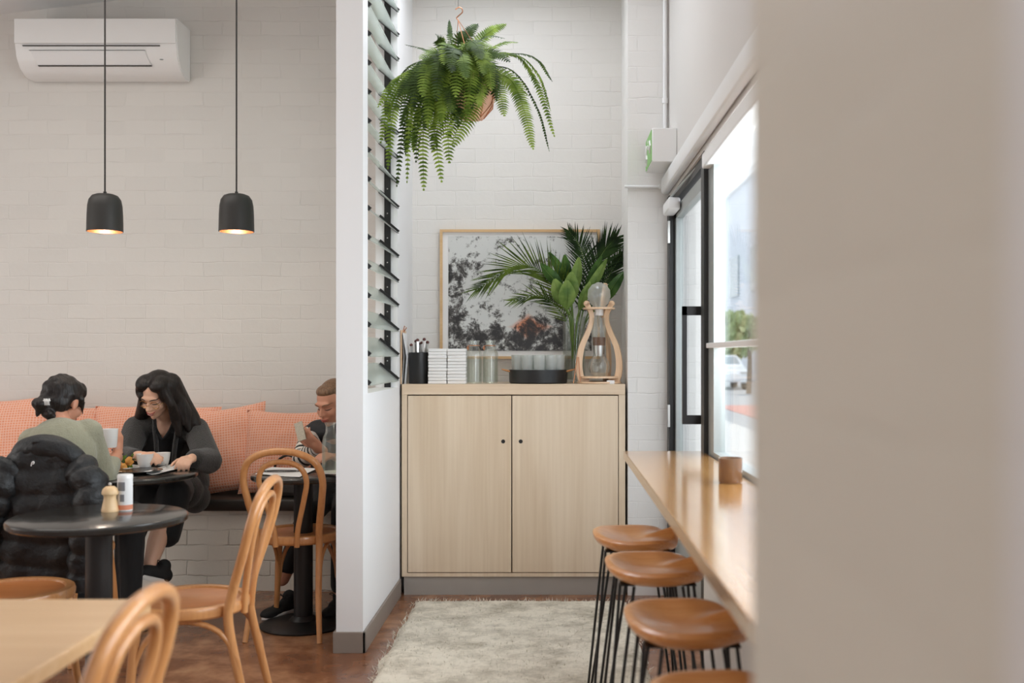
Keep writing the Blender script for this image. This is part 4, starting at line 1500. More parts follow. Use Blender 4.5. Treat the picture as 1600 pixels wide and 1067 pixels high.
for sx in (-1, 1):
    for sy in (-1, 1):
        bm = B()
        a = V((sx * 0.075, sy * 0.125, SH - 0.040)); b = V((sx * 0.115, sy * 0.075, SH - 0.040)); f = V((sx * 0.165, sy * 0.205, 0.008))
        tube(bm, [a, f + (a - f) * 0.012 + V((-0.006 * sx, 0.006 * sy, 0)), f, f + (b - f) * 0.012 + V((0.006 * sx, -0.006 * sy, 0)), b], 0.0050, 8)
        box(bm, ((a.x + b.x) / 2, (a.y + b.y) / 2, SH - 0.036), (0.045, 0.055, 0.004))
        build('leg', bm, m_black, st)
for (x, y, lab) in ((0.328, 3.29, 'second saddle stool from the cabinet, tucked beside the wooden bar'), (0.343, 2.62, 'third saddle stool from the cabinet, nearer the camera'), (0.345, 1.98, 'nearest saddle stool cut off by the bottom edge of the photo')):
    dup(st, (x, y, 0), 0.0, lab)

# ================================================================== rug
bm = B()
rn = random.Random(5)
nx, ny = 90, 150
rx0, rx1, ry0, ry1 = -0.735, 0.40, 2.2, 5.50
rows = []
for j in range(ny + 1):
    row = []
    for i in range(nx + 1):
        u, v = i / nx, j / ny
        e = min(u, 1 - u) * (rx1 - rx0)
        e2 = min(v, 1 - v) * (ry1 - ry0)
        wob = 0.03 * mnoise.noise(V((u * 6, v * 14, 1)))
        x = rx0 + (rx1 - rx0) * u + (wob if i in (0, nx) else 0)
        y = ry0 + (ry1 - ry0) * v + (0.02 * mnoise.noise(V((u * 12, 3, 2))) if j in (0, ny) else 0)
        z = 0.002 + min(1, min(e, e2) / 0.03) * (0.016 + 0.006 * mnoise.noise(V((x * 14, y * 14, 0))) + 0.004 * rn.random())
        row.append((x, y, z))
    rows.append(row)
grid(bm, rows)
rug = thing('rug', 'shaggy pale grey rug on the floor before the cabinet', 'rug', (-0.16, 3.85, 0))
build('backing', bm, m_rug, rug, world=True)
bm = B()
for k in range(16000):
    x = rn.uniform(rx0 - 0.012, rx1 + 0.012); y = ry1 + 0.012 - (ry1 - ry0) * rn.random() ** 1.0
    a = rn.random() * 2 * PI; l = rn.uniform(0.010, 0.026); h = rn.uniform(0.008, 0.022); w_ = rn.uniform(0.0012, 0.003)
    c, s = math.cos(a), math.sin(a)
    z0 = 0.010
    p = [(x - s * w_, y + c * w_, z0), (x + s * w_, y - c * w_, z0), (x + c * l, y + s * l, z0 + h)]
    bm.faces.new([bm.verts.new(V(q_)) for q_ in p])
pl = build('pile', bm, m_rug, rug, world=True, smooth=False, recalc=False)
pl['kind'] = 'stuff'

# ================================================================== bentwood chairs
def build_chair(label, loc, rotz):
    t = thing('bentwood_chair', label, 'chair', loc, rotz, 'bentwood cafe chairs')
    bm = B()
    lathe(bm, [(0.160, 0.452), (0.160, 0.440), (0.200, 0.436), (0.208, 0.444), (0.210, 0.462), (0.206, 0.474), (0.196, 0.478), (0.178, 0.476), (0.172, 0.470), (0.168, 0.462), (0.160, 0.452)], 56)
    build('seat_ring', bm, m_bent, t)
    bm = B(); lathe(bm, [(0, 0.458), (0.08, 0.459), (0.14, 0.463), (0.176, 0.470), (0.174, 0.462), (0.10, 0.452), (0, 0.450)], 48)
    build('seat_panel', bm, m_seatpanel, t)
    bm = B()
    half = [(-0.175, -0.265, 0.0), (-0.158, -0.222, 0.20), (-0.148, -0.176, 0.42), (-0.152, -0.190, 0.52), (-0.176, -0.232, 0.66), (-0.186, -0.258, 0.755), (-0.158, -0.278, 0.835), (-0.085, -0.290, 0.877)]
    full = half + [(0, -0.293, 0.888)] + [(-x, y, z) for (x, y, z) in half[::-1]]
    nn = len(full)
    rr = [0.0125, 0.015, 0.0170, 0.0170, 0.0168, 0.0168, 0.0168, 0.0168, 0.0168] 
    rr = rr + rr[-2::-1]
    tube(bm, full, rr, 12, 7)
    build('back_hoop', bm, m_bent, t)
    bm = B()
    hi = [(-0.050, -0.205, 0.432), (-0.058, -0.212, 0.52), (-0.094, -0.238, 0.66), (-0.112, -0.258, 0.745), (-0.092, -0.272, 0.805), (-0.048, -0.279, 0.832)]
    fi = hi + [(0, -0.281, 0.838)] + [(-x, y, z) for (x, y, z) in hi[::-1]]
    tube(bm, fi, 0.0128, 12, 7)
    build('inner_hoop', bm, m_bent, t)
    for sx in (-1, 1):
        bm = B(); tube(bm, [(sx * 0.138, 0.128, 0.446), (sx * 0.150, 0.142, 0.30), (sx * 0.160, 0.155, 0.14), (sx * 0.176, 0.178, 0.0)], [0.0175, 0.0165, 0.0145, 0.012], 12, 6); build('leg', bm, m_bent, t)
    def brace(p, q):
        bm = B()
        a, b = V(p), V(q)
        m_ = (a + b) / 2
        pts = [a, a + (m_ - a) * 0.10 + V((0, 0, .09)), a + (m_ - a) * 0.42 + V((0, 0, .178)), V((m_.x * 1.02, m_.y, a.z + .212)), b + (m_ - b) * 0.42 + V((0, 0, .178)), b + (m_ - b) * 0.10 + V((0, 0, .09)), b]
        tube(bm, pts, 0.0095, 10, 5)
        build('brace', bm, m_bent, t)
    for sx in (-1, 1):
        brace((sx * 0.158, -0.222, 0.215), (sx * 0.150, 0.146, 0.215))
    brace((-0.146, 0.150, 0.215), (0.146, 0.150, 0.215))
    return t
ch = build_chair('bentwood chair with its back to the camera, tucked at the far right table', (-1.235, 5.0, 0), math.radians(-3))
dup(ch, (-1.285, 3.62, 0), math.radians(93), 'bentwood chair turned sideways between the round black table and partition')
dup(ch, (-1.036, 1.88, 0), math.radians(91), 'nearest blurred bentwood chair pushed against the pale wooden table')
dup(ch, (-1.975, 3.75, 0), math.radians(-90), 'bentwood chair at the left edge showing only its round seat')
dup(ch, (-2.20, 4.62, 0), math.radians(-4), 'bentwood chair under the black puffer jacket')

# ================================================================== tables
def ped_table(label, c, r, h=0.75, th=0.028, name='round_table'):
    t = thing(name, label, 'table', (c[0], c[1], 0))
    bm = B(); lathe(bm, [(0, h - th), (r - 0.006, h - th), (r, h - th + 0.006), (r + 0.001, h - 0.009), (r - 0.003, h - 0.003), (r - 0.009, h), (0, h)], 72); build('tabletop', bm, m_blacktop, t)
    bm = B(); tube(bm, [(0, 0, 0.03), (0, 0, h - th - 0.006)], 0.046, 28); box(bm, (0, 0, h - th - 0.004), (0.26, 0.26, 0.008)); build('column', bm, m_black, t)
    bm = B(); lathe(bm, [(0, 0), (0.205, 0), (0.21, 0.008), (0.19, 0.018), (0.07, 0.03), (0.05, 0.05), (0, 0.05)], 48); build('base', bm, m_black, t)
    return t
ped_table('round black pedestal table holding the pepper mill and salt', (-1.642, 3.71), 0.305)
ped_table('round black table laid with food between the two women', (-2.115, 5.06), 0.345)
ped_table('round black table with carafe beside the woman holding a phone', (-1.228, 5.05), 0.25)
tt = thing('pale_table', 'pale wooden rectangular table, blurred in the near left corner', 'table', (-1.62, 1.75, 0))
bm = B(); rbox(bm, (-2.30, 1.15, 0.715), (-0.955, 2.44, 0.75), 0.006, 2); build('tabletop', bm, m_table, tt, world=True)
bm = B(); tube(bm, [(0, 0.03, 0.02), (0, 0.03, 0.715)], 0.04, 20); build('column', bm, m_black, tt)
bm = B(); rbox(bm, (-0.3, -0.27, 0), (0.3, 0.33, 0.02), 0.006); build('base', bm, m_black, tt)

# ------------------------------------------------------------------ pepper mill and salt on the round table
def at_table(u, v, h=0.75):
    d = (EYE - h) * FP / (v - 555)
    return P(u, v, d)
q = at_table(172, 799)
pm = thing('pepper_mill', 'turned pale wood pepper mill on the round black table', 'pepper mill', q)
bm = B(); lathe(bm, [(0, 0), (0.030, 0), (0.031, 0.006), (0.029, 0.012), (0.026, 0.03), (0.022, 0.048), (0.0225, 0.058), (0.026, 0.064), (0, 0.064)], 32); build('body', bm, m_millwood, pm)
bm = B(); lathe(bm, [(0, 0.0645), (0.029, 0.0645), (0.030, 0.070), (0.026, 0.084), (0.016, 0.093), (0, 0.095)], 32); build('cap', bm, m_millwood, pm)
bm = B(); ell(bm, (0, 0, 0.101), (0.0065, 0.0065, 0.0075), None, 2); build('knob', bm, m_steel, pm)
q = at_table(195.5, 797)
sb = thing('salt_drum', 'white printed salt drum with plastic lid beside the pepper mill', 'salt', q)
bm = B(); lathe(bm, [(0, 0), (0.026, 0), (0.027, 0.003), (0.027, 0.118), (0, 0.118)], 32); build('body', bm, m_paper, sb)
bm = B(); lathe(bm, [(0, 0.118), (0.0278, 0.118), (0.0278, 0.131), (0.025, 0.135), (0, 0.135)], 32); build('lid', bm, m_ceramic, sb)
def label_patch(bm, a0, a1, z0, z1, r=0.0273, n=8):
    grid(bm, [[(r * math.cos(a0 + (a1 - a0) * k / n), r * math.sin(a0 + (a1 - a0) * k / n), z) for k in range(n + 1)] for z in (z0, z1)])
bm = B(); label_patch(bm, -2.3, -1.2, .075, .108); label_patch(bm, -1.9, -1.3, .035, .062); build('label', bm, mat('grey_label_print', (128, 128, 132), 0.6), sb)
bm = B(); label_patch(bm, -PI, PI, .004, .022, n=32); build('label_band', bm, m_orange, sb)
# ================================================================== bench and cushions
bench = thing('bench', 'long black upholstered bench on a white painted brick base', 'bench', (-3.0, 5.98, 0))
bm = B(); box2(bm, (-5.075, 5.775, 0.0), (-0.970, YB - 0.003, 0.455)); build('brick_base', bm, m_brick_bench, bench, world=True, smooth=False)
bm = B()
for (a, b) in ((-5.07, -2.52), (-2.515, -0.972)):
    rbox(bm, (a, 5.735, 0.455), (b, YB - 0.002, 0.522), 0.018, 3)
build('seat_pad', bm, m_leather, bench, world=True)

def cushion_mesh(S, seed):
    rn = random.Random(seed)
    bm = B()
    n = 26
    grids = []
    for sgn in (1, -1):
        rows = []
        for j in range(n + 1):
            row = []
            for i in range(n + 1):
                x, y = -1 + 2 * i / n, -1 + 2 * j / n
                pin = 1 - 0.07 * (1 - x * x) * abs(y) ** 3 - 0.07 * (1 - y * y) * abs(x) ** 3
                X, Y = x * pin * S / 2, y * pin * S / 2
                h = max(0, (1 - abs(x) ** 2.4)) ** 0.55 * max(0, (1 - abs(y) ** 2.4)) ** 0.55
                wr = 0.012 * mnoise.noise(V((x * 2.2 + seed, y * 2.2, 3))) + 0.006 * mnoise.noise(V((x * 6, y * 3 + seed, 1)))
                row.append((X, Y, sgn * (0.075 * h + (wr * h if sgn > 0 else 0)) + sgn * 0.002))
            rows.append(row)
        grid(bm, rows)
    bmesh.ops.remove_doubles(bm, verts=bm.verts[:], dist=0.0045)
    return bm
CUSH = [
    # u, v, size, roll deg, distance, lean, label
    (6, 694, .56, 4, 5.93, 17, 'large coral gingham cushion at the left edge behind the woman in green'),
    (-40, 690, .50, -8, 6.11, 8, 'coral gingham cushion mostly hidden behind the large one at the left edge'),
    (106, 698, .50, -2, 6.10, 8, 'coral gingham cushion behind the seated woman with the hair bun'),
    (212, 696, .50, 3, 6.00, 14, 'coral gingham cushion with its corner at the left of the long haired woman'),
    (276, 697, .50, -3, 6.115, 6, 'coral gingham cushion with one corner showing right of the long black hair'),
    (350, 703, .52, 8, 5.99, 15, 'large tilted coral cushion to the right of the long haired woman'),
    (446, 706, .50, -1, 5.93, 18, 'front coral cushion beside the woman with the phone'),
]
for i, (u, v, S, roll, d, lean, lab) in enumerate(CUSH):
    bm = cushion_mesh(S, i * 3 + 1)
    o = build('cushion', bm, m_cushion)
    p = P(u, v, d)
    R = Matrix.Rotation(math.radians(90 - lean), 3, 'X') @ Matrix.Rotation(math.radians(roll), 3, 'Z')
    o.rotation_euler = R.to_euler()
    o.location = p
    tag(o, lab, 'cushion', 'coral cushions on the bench')

# ================================================================== people
from mathutils.bvhtree import BVHTree
def frame(f, upish=V((0, 0, 1))):
    f = V(f).normalized()
    r = f.cross(upish).normalized()
    u = r.cross(f)
    return Matrix(((r.x, f.x, u.x), (r.y, f.y, u.y), (r.z, f.z, u.z)))   # columns: right, forward, up

def head_prims(bm, c, R, s=1.0, slim=1.0):
    def L(x, y, z):
        return V(c) + R @ (V((x, y, z)) * s)
    def e(x, y, z, rx, ry, rz):
        ell(bm, L(x, y, z), (rx * s, ry * s, rz * s), R, 3)
    e(0, -0.012, 0.030, .074, .094, .086)
    e(0, 0.030, -0.030, .060 * slim, .062, .074)
    e(0, 0.044, -0.074, .040 * slim, .042, .036)
    e(0, 0.072, -0.092, .017, .018, .016)
    for q in (-1, 1):
        e(q * .036, 0.060, -0.026, .025, .025, .027)
        e(q * .079, -0.008, -0.006, .009, .018, .031)
        e(q * .010, 0.100, -0.030, .008, .009, .007)
    e(0, 0.077, 0.026, .052, .018, .016)
    rcone(bm, L(0, .090, .008), .007 * s, L(0, .110, -.026), .011 * s)
    e(0, 0.090, -0.057, .024, .013, .013)
    return L

def face_features(bm, c, R, s, smile=0.004, mats=(1, 2, 3), teeth=False, eyes_open=False):
    """lips, lash lines and brows laid on the skin of the same mesh"""
    tree = BVHTree.FromBMesh(bm)
    def on_skin(x, z, off=0.0015):
        o = V(c) + R @ (V((x, 0.25, z)) * s)
        hit = tree.ray_cast(o, -(R @ V((0, 1, 0))), 0.4)
        p = hit[0] if hit[0] is not None else V(c) + R @ (V((x, 0.09, z)) * s)
        return p + (R @ V((0, 1, 0))) * off
    lips, lash, brow = mats
    tube(bm, [on_skin(x, -.0565 + smile * (abs(x) / .024) ** 2 * 2, .001) for x in (-.025, -.016, -.006, 0, .006, .016, .025)], [.001, .003, .0042, .0038, .0042, .003, .001], 8, mi=lips)
    tube(bm, [on_skin(x, -.0655 + smile * (abs(x) / .022) ** 2 * 3, .001) for x in (-.022, -.012, 0, .012, .022)], [.001, .004, .005, .004, .001], 8, mi=lips)
    if teeth:
        tube(bm, [on_skin(x, -.061 + smile * (abs(x) / .022) ** 2 * 2.6, .002) for x in (-.017, -.008, 0, .008, .017)], [.001, .0028, .0030, .0028, .001], 6, mi=4)
    for q in (-1, 1):
        tube(bm, [on_skin(q * (.032 + dx), -.002 - .0035 * (1 - (dx / .016) ** 2), .0006) for dx in (-.016, -.008, 0, .008, .016)], [.0012, .0022, .0026, .0024, .0014], 6, mi=lash)
        tube(bm, [on_skin(q * (.033 + dx), .026 + .004 * (1 - ((dx - .004) / .02) ** 2), .0004) for dx in (-.02, -.008, .004, .014, .022)], [.0018, .0030, .0030, .0022, .001], 6, mi=brow)
    return on_skin

def hand_prims(bm, wrist, d, nrm, thumb=1, curl=0.5, s=1.0, spread=0.05):
    """palm, four bent fingers and a thumb; nrm points out of the back of the hand; thumb=+1 leaves on the right of d seen from nrm"""
    d = V(d).normalized()
    nrm = (V(nrm) - d * V(nrm).dot(d)).normalized()
    x = d.cross(nrm).normalized() * thumb
    W = V(wrist)
    def Q(a, b, c):
        return W + (x * a + d * b + nrm * c) * s
    R3 = Matrix((x, d, nrm)).transposed()
    chain(bm, [W - d * 0.03 * s, W, Q(0, .03, 0)], [.025 * s, .024 * s, .024 * s])
    for a in (-.026, -.009, .009, .026):
        rcone(bm, Q(a * .7, .02, 0), .0145 * s, Q(a, .078, 0.002), .0115 * s)
    for i, (a, l) in enumerate(((.028, .068), (.0095, .077), (-.0095, .071), (-.027, .056))):
        p = Q(a, .080, 0)
        ang = 0.15
        pts = [p]
        for j, fr in enumerate((.46, .30, .24)):
            ang += curl * (0.75 + 0.12 * i) * (1.0 if j else 0.7)
            dd = d * math.cos(ang) - nrm * math.sin(ang) + x * (a / .028) * spread
            p = p + dd * l * fr * s
            pts.append(p)
        chain(bm, pts, [.0095 * s, .0088 * s, .0080 * s, .0068 * s])
    p0 = Q(.020, .018, -.006)
    p1 = p0 + (x * .030 + d * .030 - nrm * .012) * s
    p2 = p1 + (x * .010 + d * .030 - nrm * (.008 + .012 * curl)) * s
    p3 = p2 + (-x * .002 + d * .022 - nrm * .010 * curl) * s
    chain(bm, [p0, p1, p2, p3], [.014 * s, .0115 * s, .0098 * s, .0078 * s])

def px_of(p):
    return (863 + p.x * FP / p.y, 555 - (p.z - EYE) * FP / p.y)

def cut_front(bm, poly, facing=None):
    """open a garment: remove the faces inside an outline sighted from the eye, on the side facing it"""
    def inside(u, v):
        r = False
        j = len(poly) - 1
        for i in range(len(poly)):
            (xi, yi), (xj, yj) = poly[i], poly[j]
            if (yi > v) != (yj > v) and u < (xj - xi) * (v - yi) / (yj - yi) + xi:
                r = not r
            j = i
        return r
    kill = []
    bm.normal_update()
    for f in bm.faces:
        c = f.calc_center_median()
        if f.normal.y < 0.15 and inside(*px_of(c)):
            kill.append(f)
    bmesh.ops.delete(bm, geom=kill, context='FACES')

def knit_garment(name, bm, m, parent, voxel=0.008, smooth=4, cut=None):
    bm = remesh(bm, voxel, smooth)
    if cut:
        cut_front(bm, cut)
    return build(name, bm, m, parent, world=True, recalc=False, angle=80)

def sneaker(parent, heel, toe, up, s=1.0, laces=True):
    """low knit sneaker from heel to toe"""
    heel, toe = V(heel), V(toe)
    f = (toe - heel).normalized()
    R = frame(f, V(up))
    Ls = (toe - heel).length
    def Q(x, y, z):
        return heel + R @ V((x, y, z))
    bm = B()
    ell(bm, Q(0, .035, .040), (.036, .045, .040), R)
    ell(bm, Q(0, .10, .042), (.038, .075, .036), R)
    ell(bm, Q(0, Ls * .72, .030), (.044, .075, .028), R)
    rcone(bm, Q(0, .045, .05), .036, Q(0, .050, .085), .036)
    bm = remesh(bm, .006, 3)
    sh = build('shoe', bm, m_shoe, parent, world=True, recalc=False, angle=80)
    bm = B()
    out = []
    for k in range(28):
        a = 2 * PI * k / 28
        y = Ls / 2 - Ls / 2 * math.cos(a)
        wv = .036 + .012 * math.sin(PI * min(1, y / Ls) ** 1.6)
        xx = math.sin(a) * wv
        out.append((xx, y))
    top = [bm.verts.new(Q(x, y, .024 + .010 * (y / Ls) ** 4)) for x, y in out]
    mid = [bm.verts.new(Q(x * 1.03, y, .012 + .008 * (y / Ls) ** 4)) for x, y in out]
    bot = [bm.verts.new(Q(x * .96, y, 0.0 + .010 * (y / Ls) ** 4)) for x, y in out]
    for a_, b_ in ((top, mid), (mid, bot)):
        for k in range(28):
            bm.faces.new((a_[k], a_[(k + 1) % 28], b_[(k + 1) % 28], b_[k]))
    bm.faces.new(top); bm.faces.new(bot[::-1])
    build('sole', bm, m_sole, sh, world=True, angle=60)
    if laces:
        bm = B()
        for j in range(4):
            y = .085 + .022 * j
            tube(bm, [Q(-.022, y, .074 - .008 * j), Q(0, y + .004, .085 - .009 * j), Q(.022, y, .074 - .008 * j)], .0022, 6, 3)
        for q in (-1, 1):
            tube(bm, [Q(0, .085, .088), Q(q * .02, .10, .108), Q(q * .04, .085, .10), Q(q * .02, .078, .09), Q(0, .083, .088)], .002, 6, 4)
        build('laces', bm, m_blackcloth, sh, world=True)
    return sh

SKIN_M = lambda sk, hair: [sk, m_lips, m_eye, hair, m_teeth]

# ---------------------------------------------------------------- woman with long black hair, facing the camera
w2 = thing('person', 'person with long black hair and glasses in charcoal cardigan, smiling down at the table', 'person', P(255, 778, 5.7))
hc = P(246, 617, 5.52)
hf = V((-0.20, -0.83, -0.52))
HR = frame(hf, V((0.10, 0, 1)))
pel = P(258, 752, 5.82)
chest = P(259, 700, 5.74)
nb = P(259, 660, 5.68)
sl, sr = P(213, 672, 5.66), P(306, 674, 5.66)          # shoulders: left and right in the photo
el, er = P(196, 716, 5.46), P(323, 720, 5.46)
wl, wr = P(219, 712, 5.26), P(300, 716, 5.24)
bm = B()
L = head_prims(bm, hc, HR, 1.0, 0.96)
chain(bm, [L(0, -.025, -.05), nb + V((0, 0, .02)), nb], [.050, .050, .058])
ell(bm, chest + V((0, -.02, .02)), (.150, .095, .165)); ell(bm, pel, (.155, .11, .11)); ell(bm, (chest + pel) / 2, (.130, .09, .15))
chain(bm, [nb + V((0, 0, -.05)), sl], [.058, .050]); chain(bm, [nb + V((0, 0, -.05)), sr], [.058, .050])
chain(bm, [sl, el, wl], [.046, .038, .026]); chain(bm, [sr, er, wr], [.046, .038, .026])
hand_prims(bm, wl, P(243, 711, 5.20) - wl, (0.05, -0.35, 1), thumb=-1, curl=.55, s=0.95)
hand_prims(bm, wr, P(283, 722, 5.10) - wr, (0.25, -0.55, 0.9), thumb=1, curl=.75, s=0.98)
k1, k2 = P(228, 772, 5.42), P(272, 770, 5.40)
a1, a2 = P(236, 880, 5.14), P(188, 890, 5.42)
chain(bm, [P(240, 762, 5.78), k1, a2], [.080, .060, .038])
chain(bm, [P(280, 762, 5.78), k2, P(246, 845, 5.22), a1], [.080, .058, .050, .036])
bm = remesh(bm, .0058, 3, 0.5)
osk = face_features(bm, hc, HR, 1.0, smile=.0042, teeth=True)
build('body', bm, SKIN_M(m_skin, m_hairblack), w2, world=True, recalc=False, angle=80)
# hair: crown cap with a centre part and long locks
bm = B()
def hell(x, y, z, rx, ry, rz):
    ell(bm, hc + HR @ V((x, y, z)), (rx, ry, rz), HR, 3)
hell(0, -.030, .034, .086, .096, .094)
for q in (-1, 1):
    hell(q * .040, .020, .088, .046, .062, .040)
    hell(q * .066, .024, .040, .026, .050, .060)
chain(bm, [hc + HR @ V((-.066, -.01, .06)), P(276, 626, 5.55), P(288, 648, 5.58), P(296, 672, 5.57)], [.042, .046, .046, .018])
chain(bm, [hc + HR @ V((-.06, -.05, .05)), P(284, 632, 5.62), P(300, 655, 5.62), P(309, 664, 5.60)], [.06, .056, .046, .020])
chain(bm, [hc + HR @ V((-.072, .03, .05)), P(268, 632, 5.47), P(275, 655, 5.52), P(281, 680, 5.53)], [.024, .024, .030, .018])
chain(bm, [hc + HR @ V((.070, .03, .045)), P(221, 618, 5.45), P(219, 634, 5.47)], [.022, .018, .008])
chain(bm, [hc + HR @ V((.06, -.04, .02)), P(226, 640, 5.62), P(216, 660, 5.68)], [.05, .045, .03])
bm = remesh(bm, .006, 7)
build('hair', bm, m_hairblack, w2, world=True, recalc=False, angle=80)
bm = B()
for q in (-1, 1):
    cc = osk(q * .033, -.006, .010)
    tube(bm, [cc + HR @ V((.024 * math.cos(a), 0.004 * math.cos(a) * -q * 0, .020 * math.sin(a))) for a in [2 * PI * k / 24 for k in range(24)]], .0016, 6, closed=True)
    tube(bm, [cc + HR @ V((q * .024, 0, .004)), cc + HR @ V((q * .040, -.03, .006)), hc + HR @ V((q * .082, -.005, .0))], .0013, 6)
tube(bm, [osk(-.010, -.002, .011), osk(0, .002, .011), osk(.010, -.002, .011)], .0013, 6)
build('glasses', bm, m_gold, w2, world=True)
# black scoop top
bm = B()
ell(bm, chest + V((0, -.025, .015)), (.158, .105, .168)); ell(bm, pel, (.162, .118, .118)); ell(bm, (chest + pel) / 2, (.140, .102, .15))
chain(bm, [nb + V((-.05, 0, -.055)), sl + V((0, 0, .002))], [.066, .056]); chain(bm, [nb + V((.05, 0, -.055)), sr + V((0, 0, .002))], [.066, .056])
ell(bm, nb + V((0, .01, -.06)), (.09, .075, .05))
knit_garment('top', bm, m_blackcloth, w2, .007, 4, cut=[(236, 625), (240, 650), (245, 670), (253.5, 685), (262, 676), (271, 656), (277, 625)])
bm = B()
tube(bm, [P(239, 646, 5.60), P(243, 666, 5.575), P(248, 678, 5.575), P(253.5, 686, 5.575), P(260, 680, 5.575), P(267, 668, 5.575), P(274, 650, 5.60)], .007, 8, 5)
build('neckline', bm, m_blackcloth, w2, world=True)
# charcoal cardigan, open at the front
bm = B()
ell(bm, chest + V((0, .0, .01)), (.178, .125, .178)); ell(bm, pel + V((0, 0, .02)), (.185, .14, .13)); ell(bm, (chest + pel) / 2, (.170, .122, .17))
chain(bm, [nb + V((-.035, .01, -.03)), sl + V((0, 0, .012))], [.076, .070]); chain(bm, [nb + V((.035, .01, -.03)), sr + V((0, 0, .012))], [.076, .070])
chain(bm, [sl + V((0, 0, .010)), el, P(211, 714, 5.32)], [.072, .066, .046]); chain(bm, [sr + V((0, 0, .010)), er + V((.01, 0, 0)), P(304, 717, 5.28)], [.072, .072, .052])
ell(bm, P(305, 752, 5.76), (.07, .13, .12)); ell(bm, P(306, 778, 5.70), (.075, .11, .085)); ell(bm, P(296, 768, 5.62), (.07, .10, .09))
ell(bm, P(212, 752, 5.80), (.08, .11, .12))
knit_garment('cardigan', bm, m_cardigan, w2, .008, 4, cut=[(238, 625), (239, 652), (243, 690), (246, 715), (248, 740), (270, 740), (270, 706), (274, 680), (277, 655), (279, 625)])
bm = B()
tube(bm, [P(241, 652, 5.585), P(242, 672, 5.575), P(244, 690, 5.57), P(245, 712, 5.575), P(246, 738, 5.585)], [.014, .018, .018, .017, .016], 10, 4, flat=(.6, 1.2))
tube(bm, [P(278, 656, 5.575), P(277, 674, 5.56), P(274, 692, 5.56), P(272, 712, 5.565), P(271, 738, 5.58)], [.014, .019, .019, .018, .016], 10, 4, flat=(.6, 1.2))
build('lapel', bm, m_cardigan, w2, world=True)
# black wide trousers ending at mid calf
bm = B()
chain(bm, [P(240, 758, 5.78), k1 + V((0, 0, -.005)), P(206, 842, 5.40)], [.100, .085, .062])
chain(bm, [P(282, 760, 5.78), k2 + V((0, 0, -.005)), P(262, 836, 5.28)], [.105, .088, .066])
ell(bm, P(250, 790, 5.42), (.10, .07, .09)); ell(bm, pel + V((0, 0, -.02)), (.17, .13, .10))
knit_garment('trousers', bm, m_blackcloth, w2, .008, 4)
sneaker(w2, P(262, 913, 5.17), P(200, 901, 5.03), (0.30, 0.28, 0.9), 1.0)
sneaker(w2, V((a2.x + .01, a2.y + .05, 0.002)), V((a2.x - .015, a2.y - .205, 0.002)), (0, 0, 1), 1.0)

# ---------------------------------------------------------------- woman in the green sweater, seen from behind
w1 = thing('person', 'person with dark hair in a bun and sage sweater, seen from behind', 'person', P(96, 835, 4.58))
hc = P(99, 628, 4.72)
HR = frame(V((0.26, 0.90, -0.36)), V((0.10, 0, 1)))
nb = P(94, 664, 4.66)
chest = P(94, 712, 4.62)
pel = P(100, 812, 4.55)
sl, sr = P(52, 692, 4.63), P(138, 678, 4.67)
el, er = P(30, 752, 4.80), P(163, 746, 4.78)
wl, wr = P(120, 722, 5.02), P(184, 707, 4.97)
bm = B()
L = head_prims(bm, hc, HR, 0.98, 0.95)
chain(bm, [L(0, -.03, -.05), nb + V((0, 0, .01)), nb], [.050, .048, .056])
ell(bm, chest, (.145, .095, .165)); ell(bm, pel, (.155, .115, .11)); ell(bm, (chest + pel) / 2, (.125, .09, .16))
chain(bm, [nb + V((0, 0, -.05)), sl], [.062, .052]); chain(bm, [nb + V((0, 0, -.05)), sr], [.062, .052])
chain(bm, [sl, el, wl], [.048, .038, .025]); chain(bm, [sr, er, wr], [.048, .038, .025])
cupc = P(168, 688, 5.03)
hand_prims(bm, wr, V((-0.02, 0.02, 1)), V((0.9, -0.25, 0.1)), thumb=1, curl=.62, s=.95)
hand_prims(bm, wl, P(160, 694, 5.08) - wl, V((-0.5, 0.5, .5)), thumb=1, curl=.5, s=.95)
kA, kB = V((-2.33, 5.02, .55)), V((-2.06, 5.02, .55))
chain(bm, [pel + V((-.09, .02, -.03)), kA, V((-2.32, 4.98, .10))], [.080, .058, .038])
chain(bm, [pel + V((.09, .02, -.03)), kB, V((-2.05, 4.98, .10))], [.080, .058, .038])
bm = remesh(bm, .006, 3)
face_features(bm, hc, HR, 0.98)
build('body', bm, SKIN_M(m_skin2, m_hairblack), w1, world=True, recalc=False, angle=80)
bm = B()
def hell(x, y, z, rx, ry, rz):
    ell(bm, hc + HR @ V((x, y, z)), (rx, ry, rz), HR, 3)
hell(0, -.022, .036, .083, .098, .088); hell(0, -.05, -.015, .074, .062, .060); hell(0, .03, .07, .068, .06, .045)
hell(0, -.055, -.045, .050, .040, .035)
bun = P(64, 632, 4.60)
ell(bm, bun, (.033, .038, .032)); ell(bm, P(57, 630, 4.59), (.020, .024, .024)); rcone(bm, P(61, 638, 4.60), .014, P(58, 650, 4.59), .005)
rcone(bm, P(76, 646, 4.62), .028, P(86, 656, 4.63), .016)
rcone(bm, hc + HR @ V((.078, .02, .03)), .012, P(129, 648, 4.76), .004)
rcone(bm, hc + HR @ V((-.02, -.06, .02)), .045, bun, .026)
bm = remesh(bm, .006, 2)
for v in bm.verts:
    v.co += v.normal * 0.006 * mnoise.noise(v.co * 38)
build('hair', bm, m_hairblack, w1, world=True, recalc=False, angle=80)
bm = B()
cq = P(75, 627, 4.555)
for k in range(4):
    tube(bm, [cq + V((-.012 + .008 * k, -.01, .012)), cq + V((-.006 + .006 * k, -.018, 0)), cq + V((-.008 + .006 * k, -.010, -.016))], .0022, 6, 3)
tube(bm, [cq + V((-.016, -.012, .004)), cq + V((.016, -.012, .004))], .0028, 6)
build('hair_clip', bm, m_ceramic, w1, world=True)
bm = B()
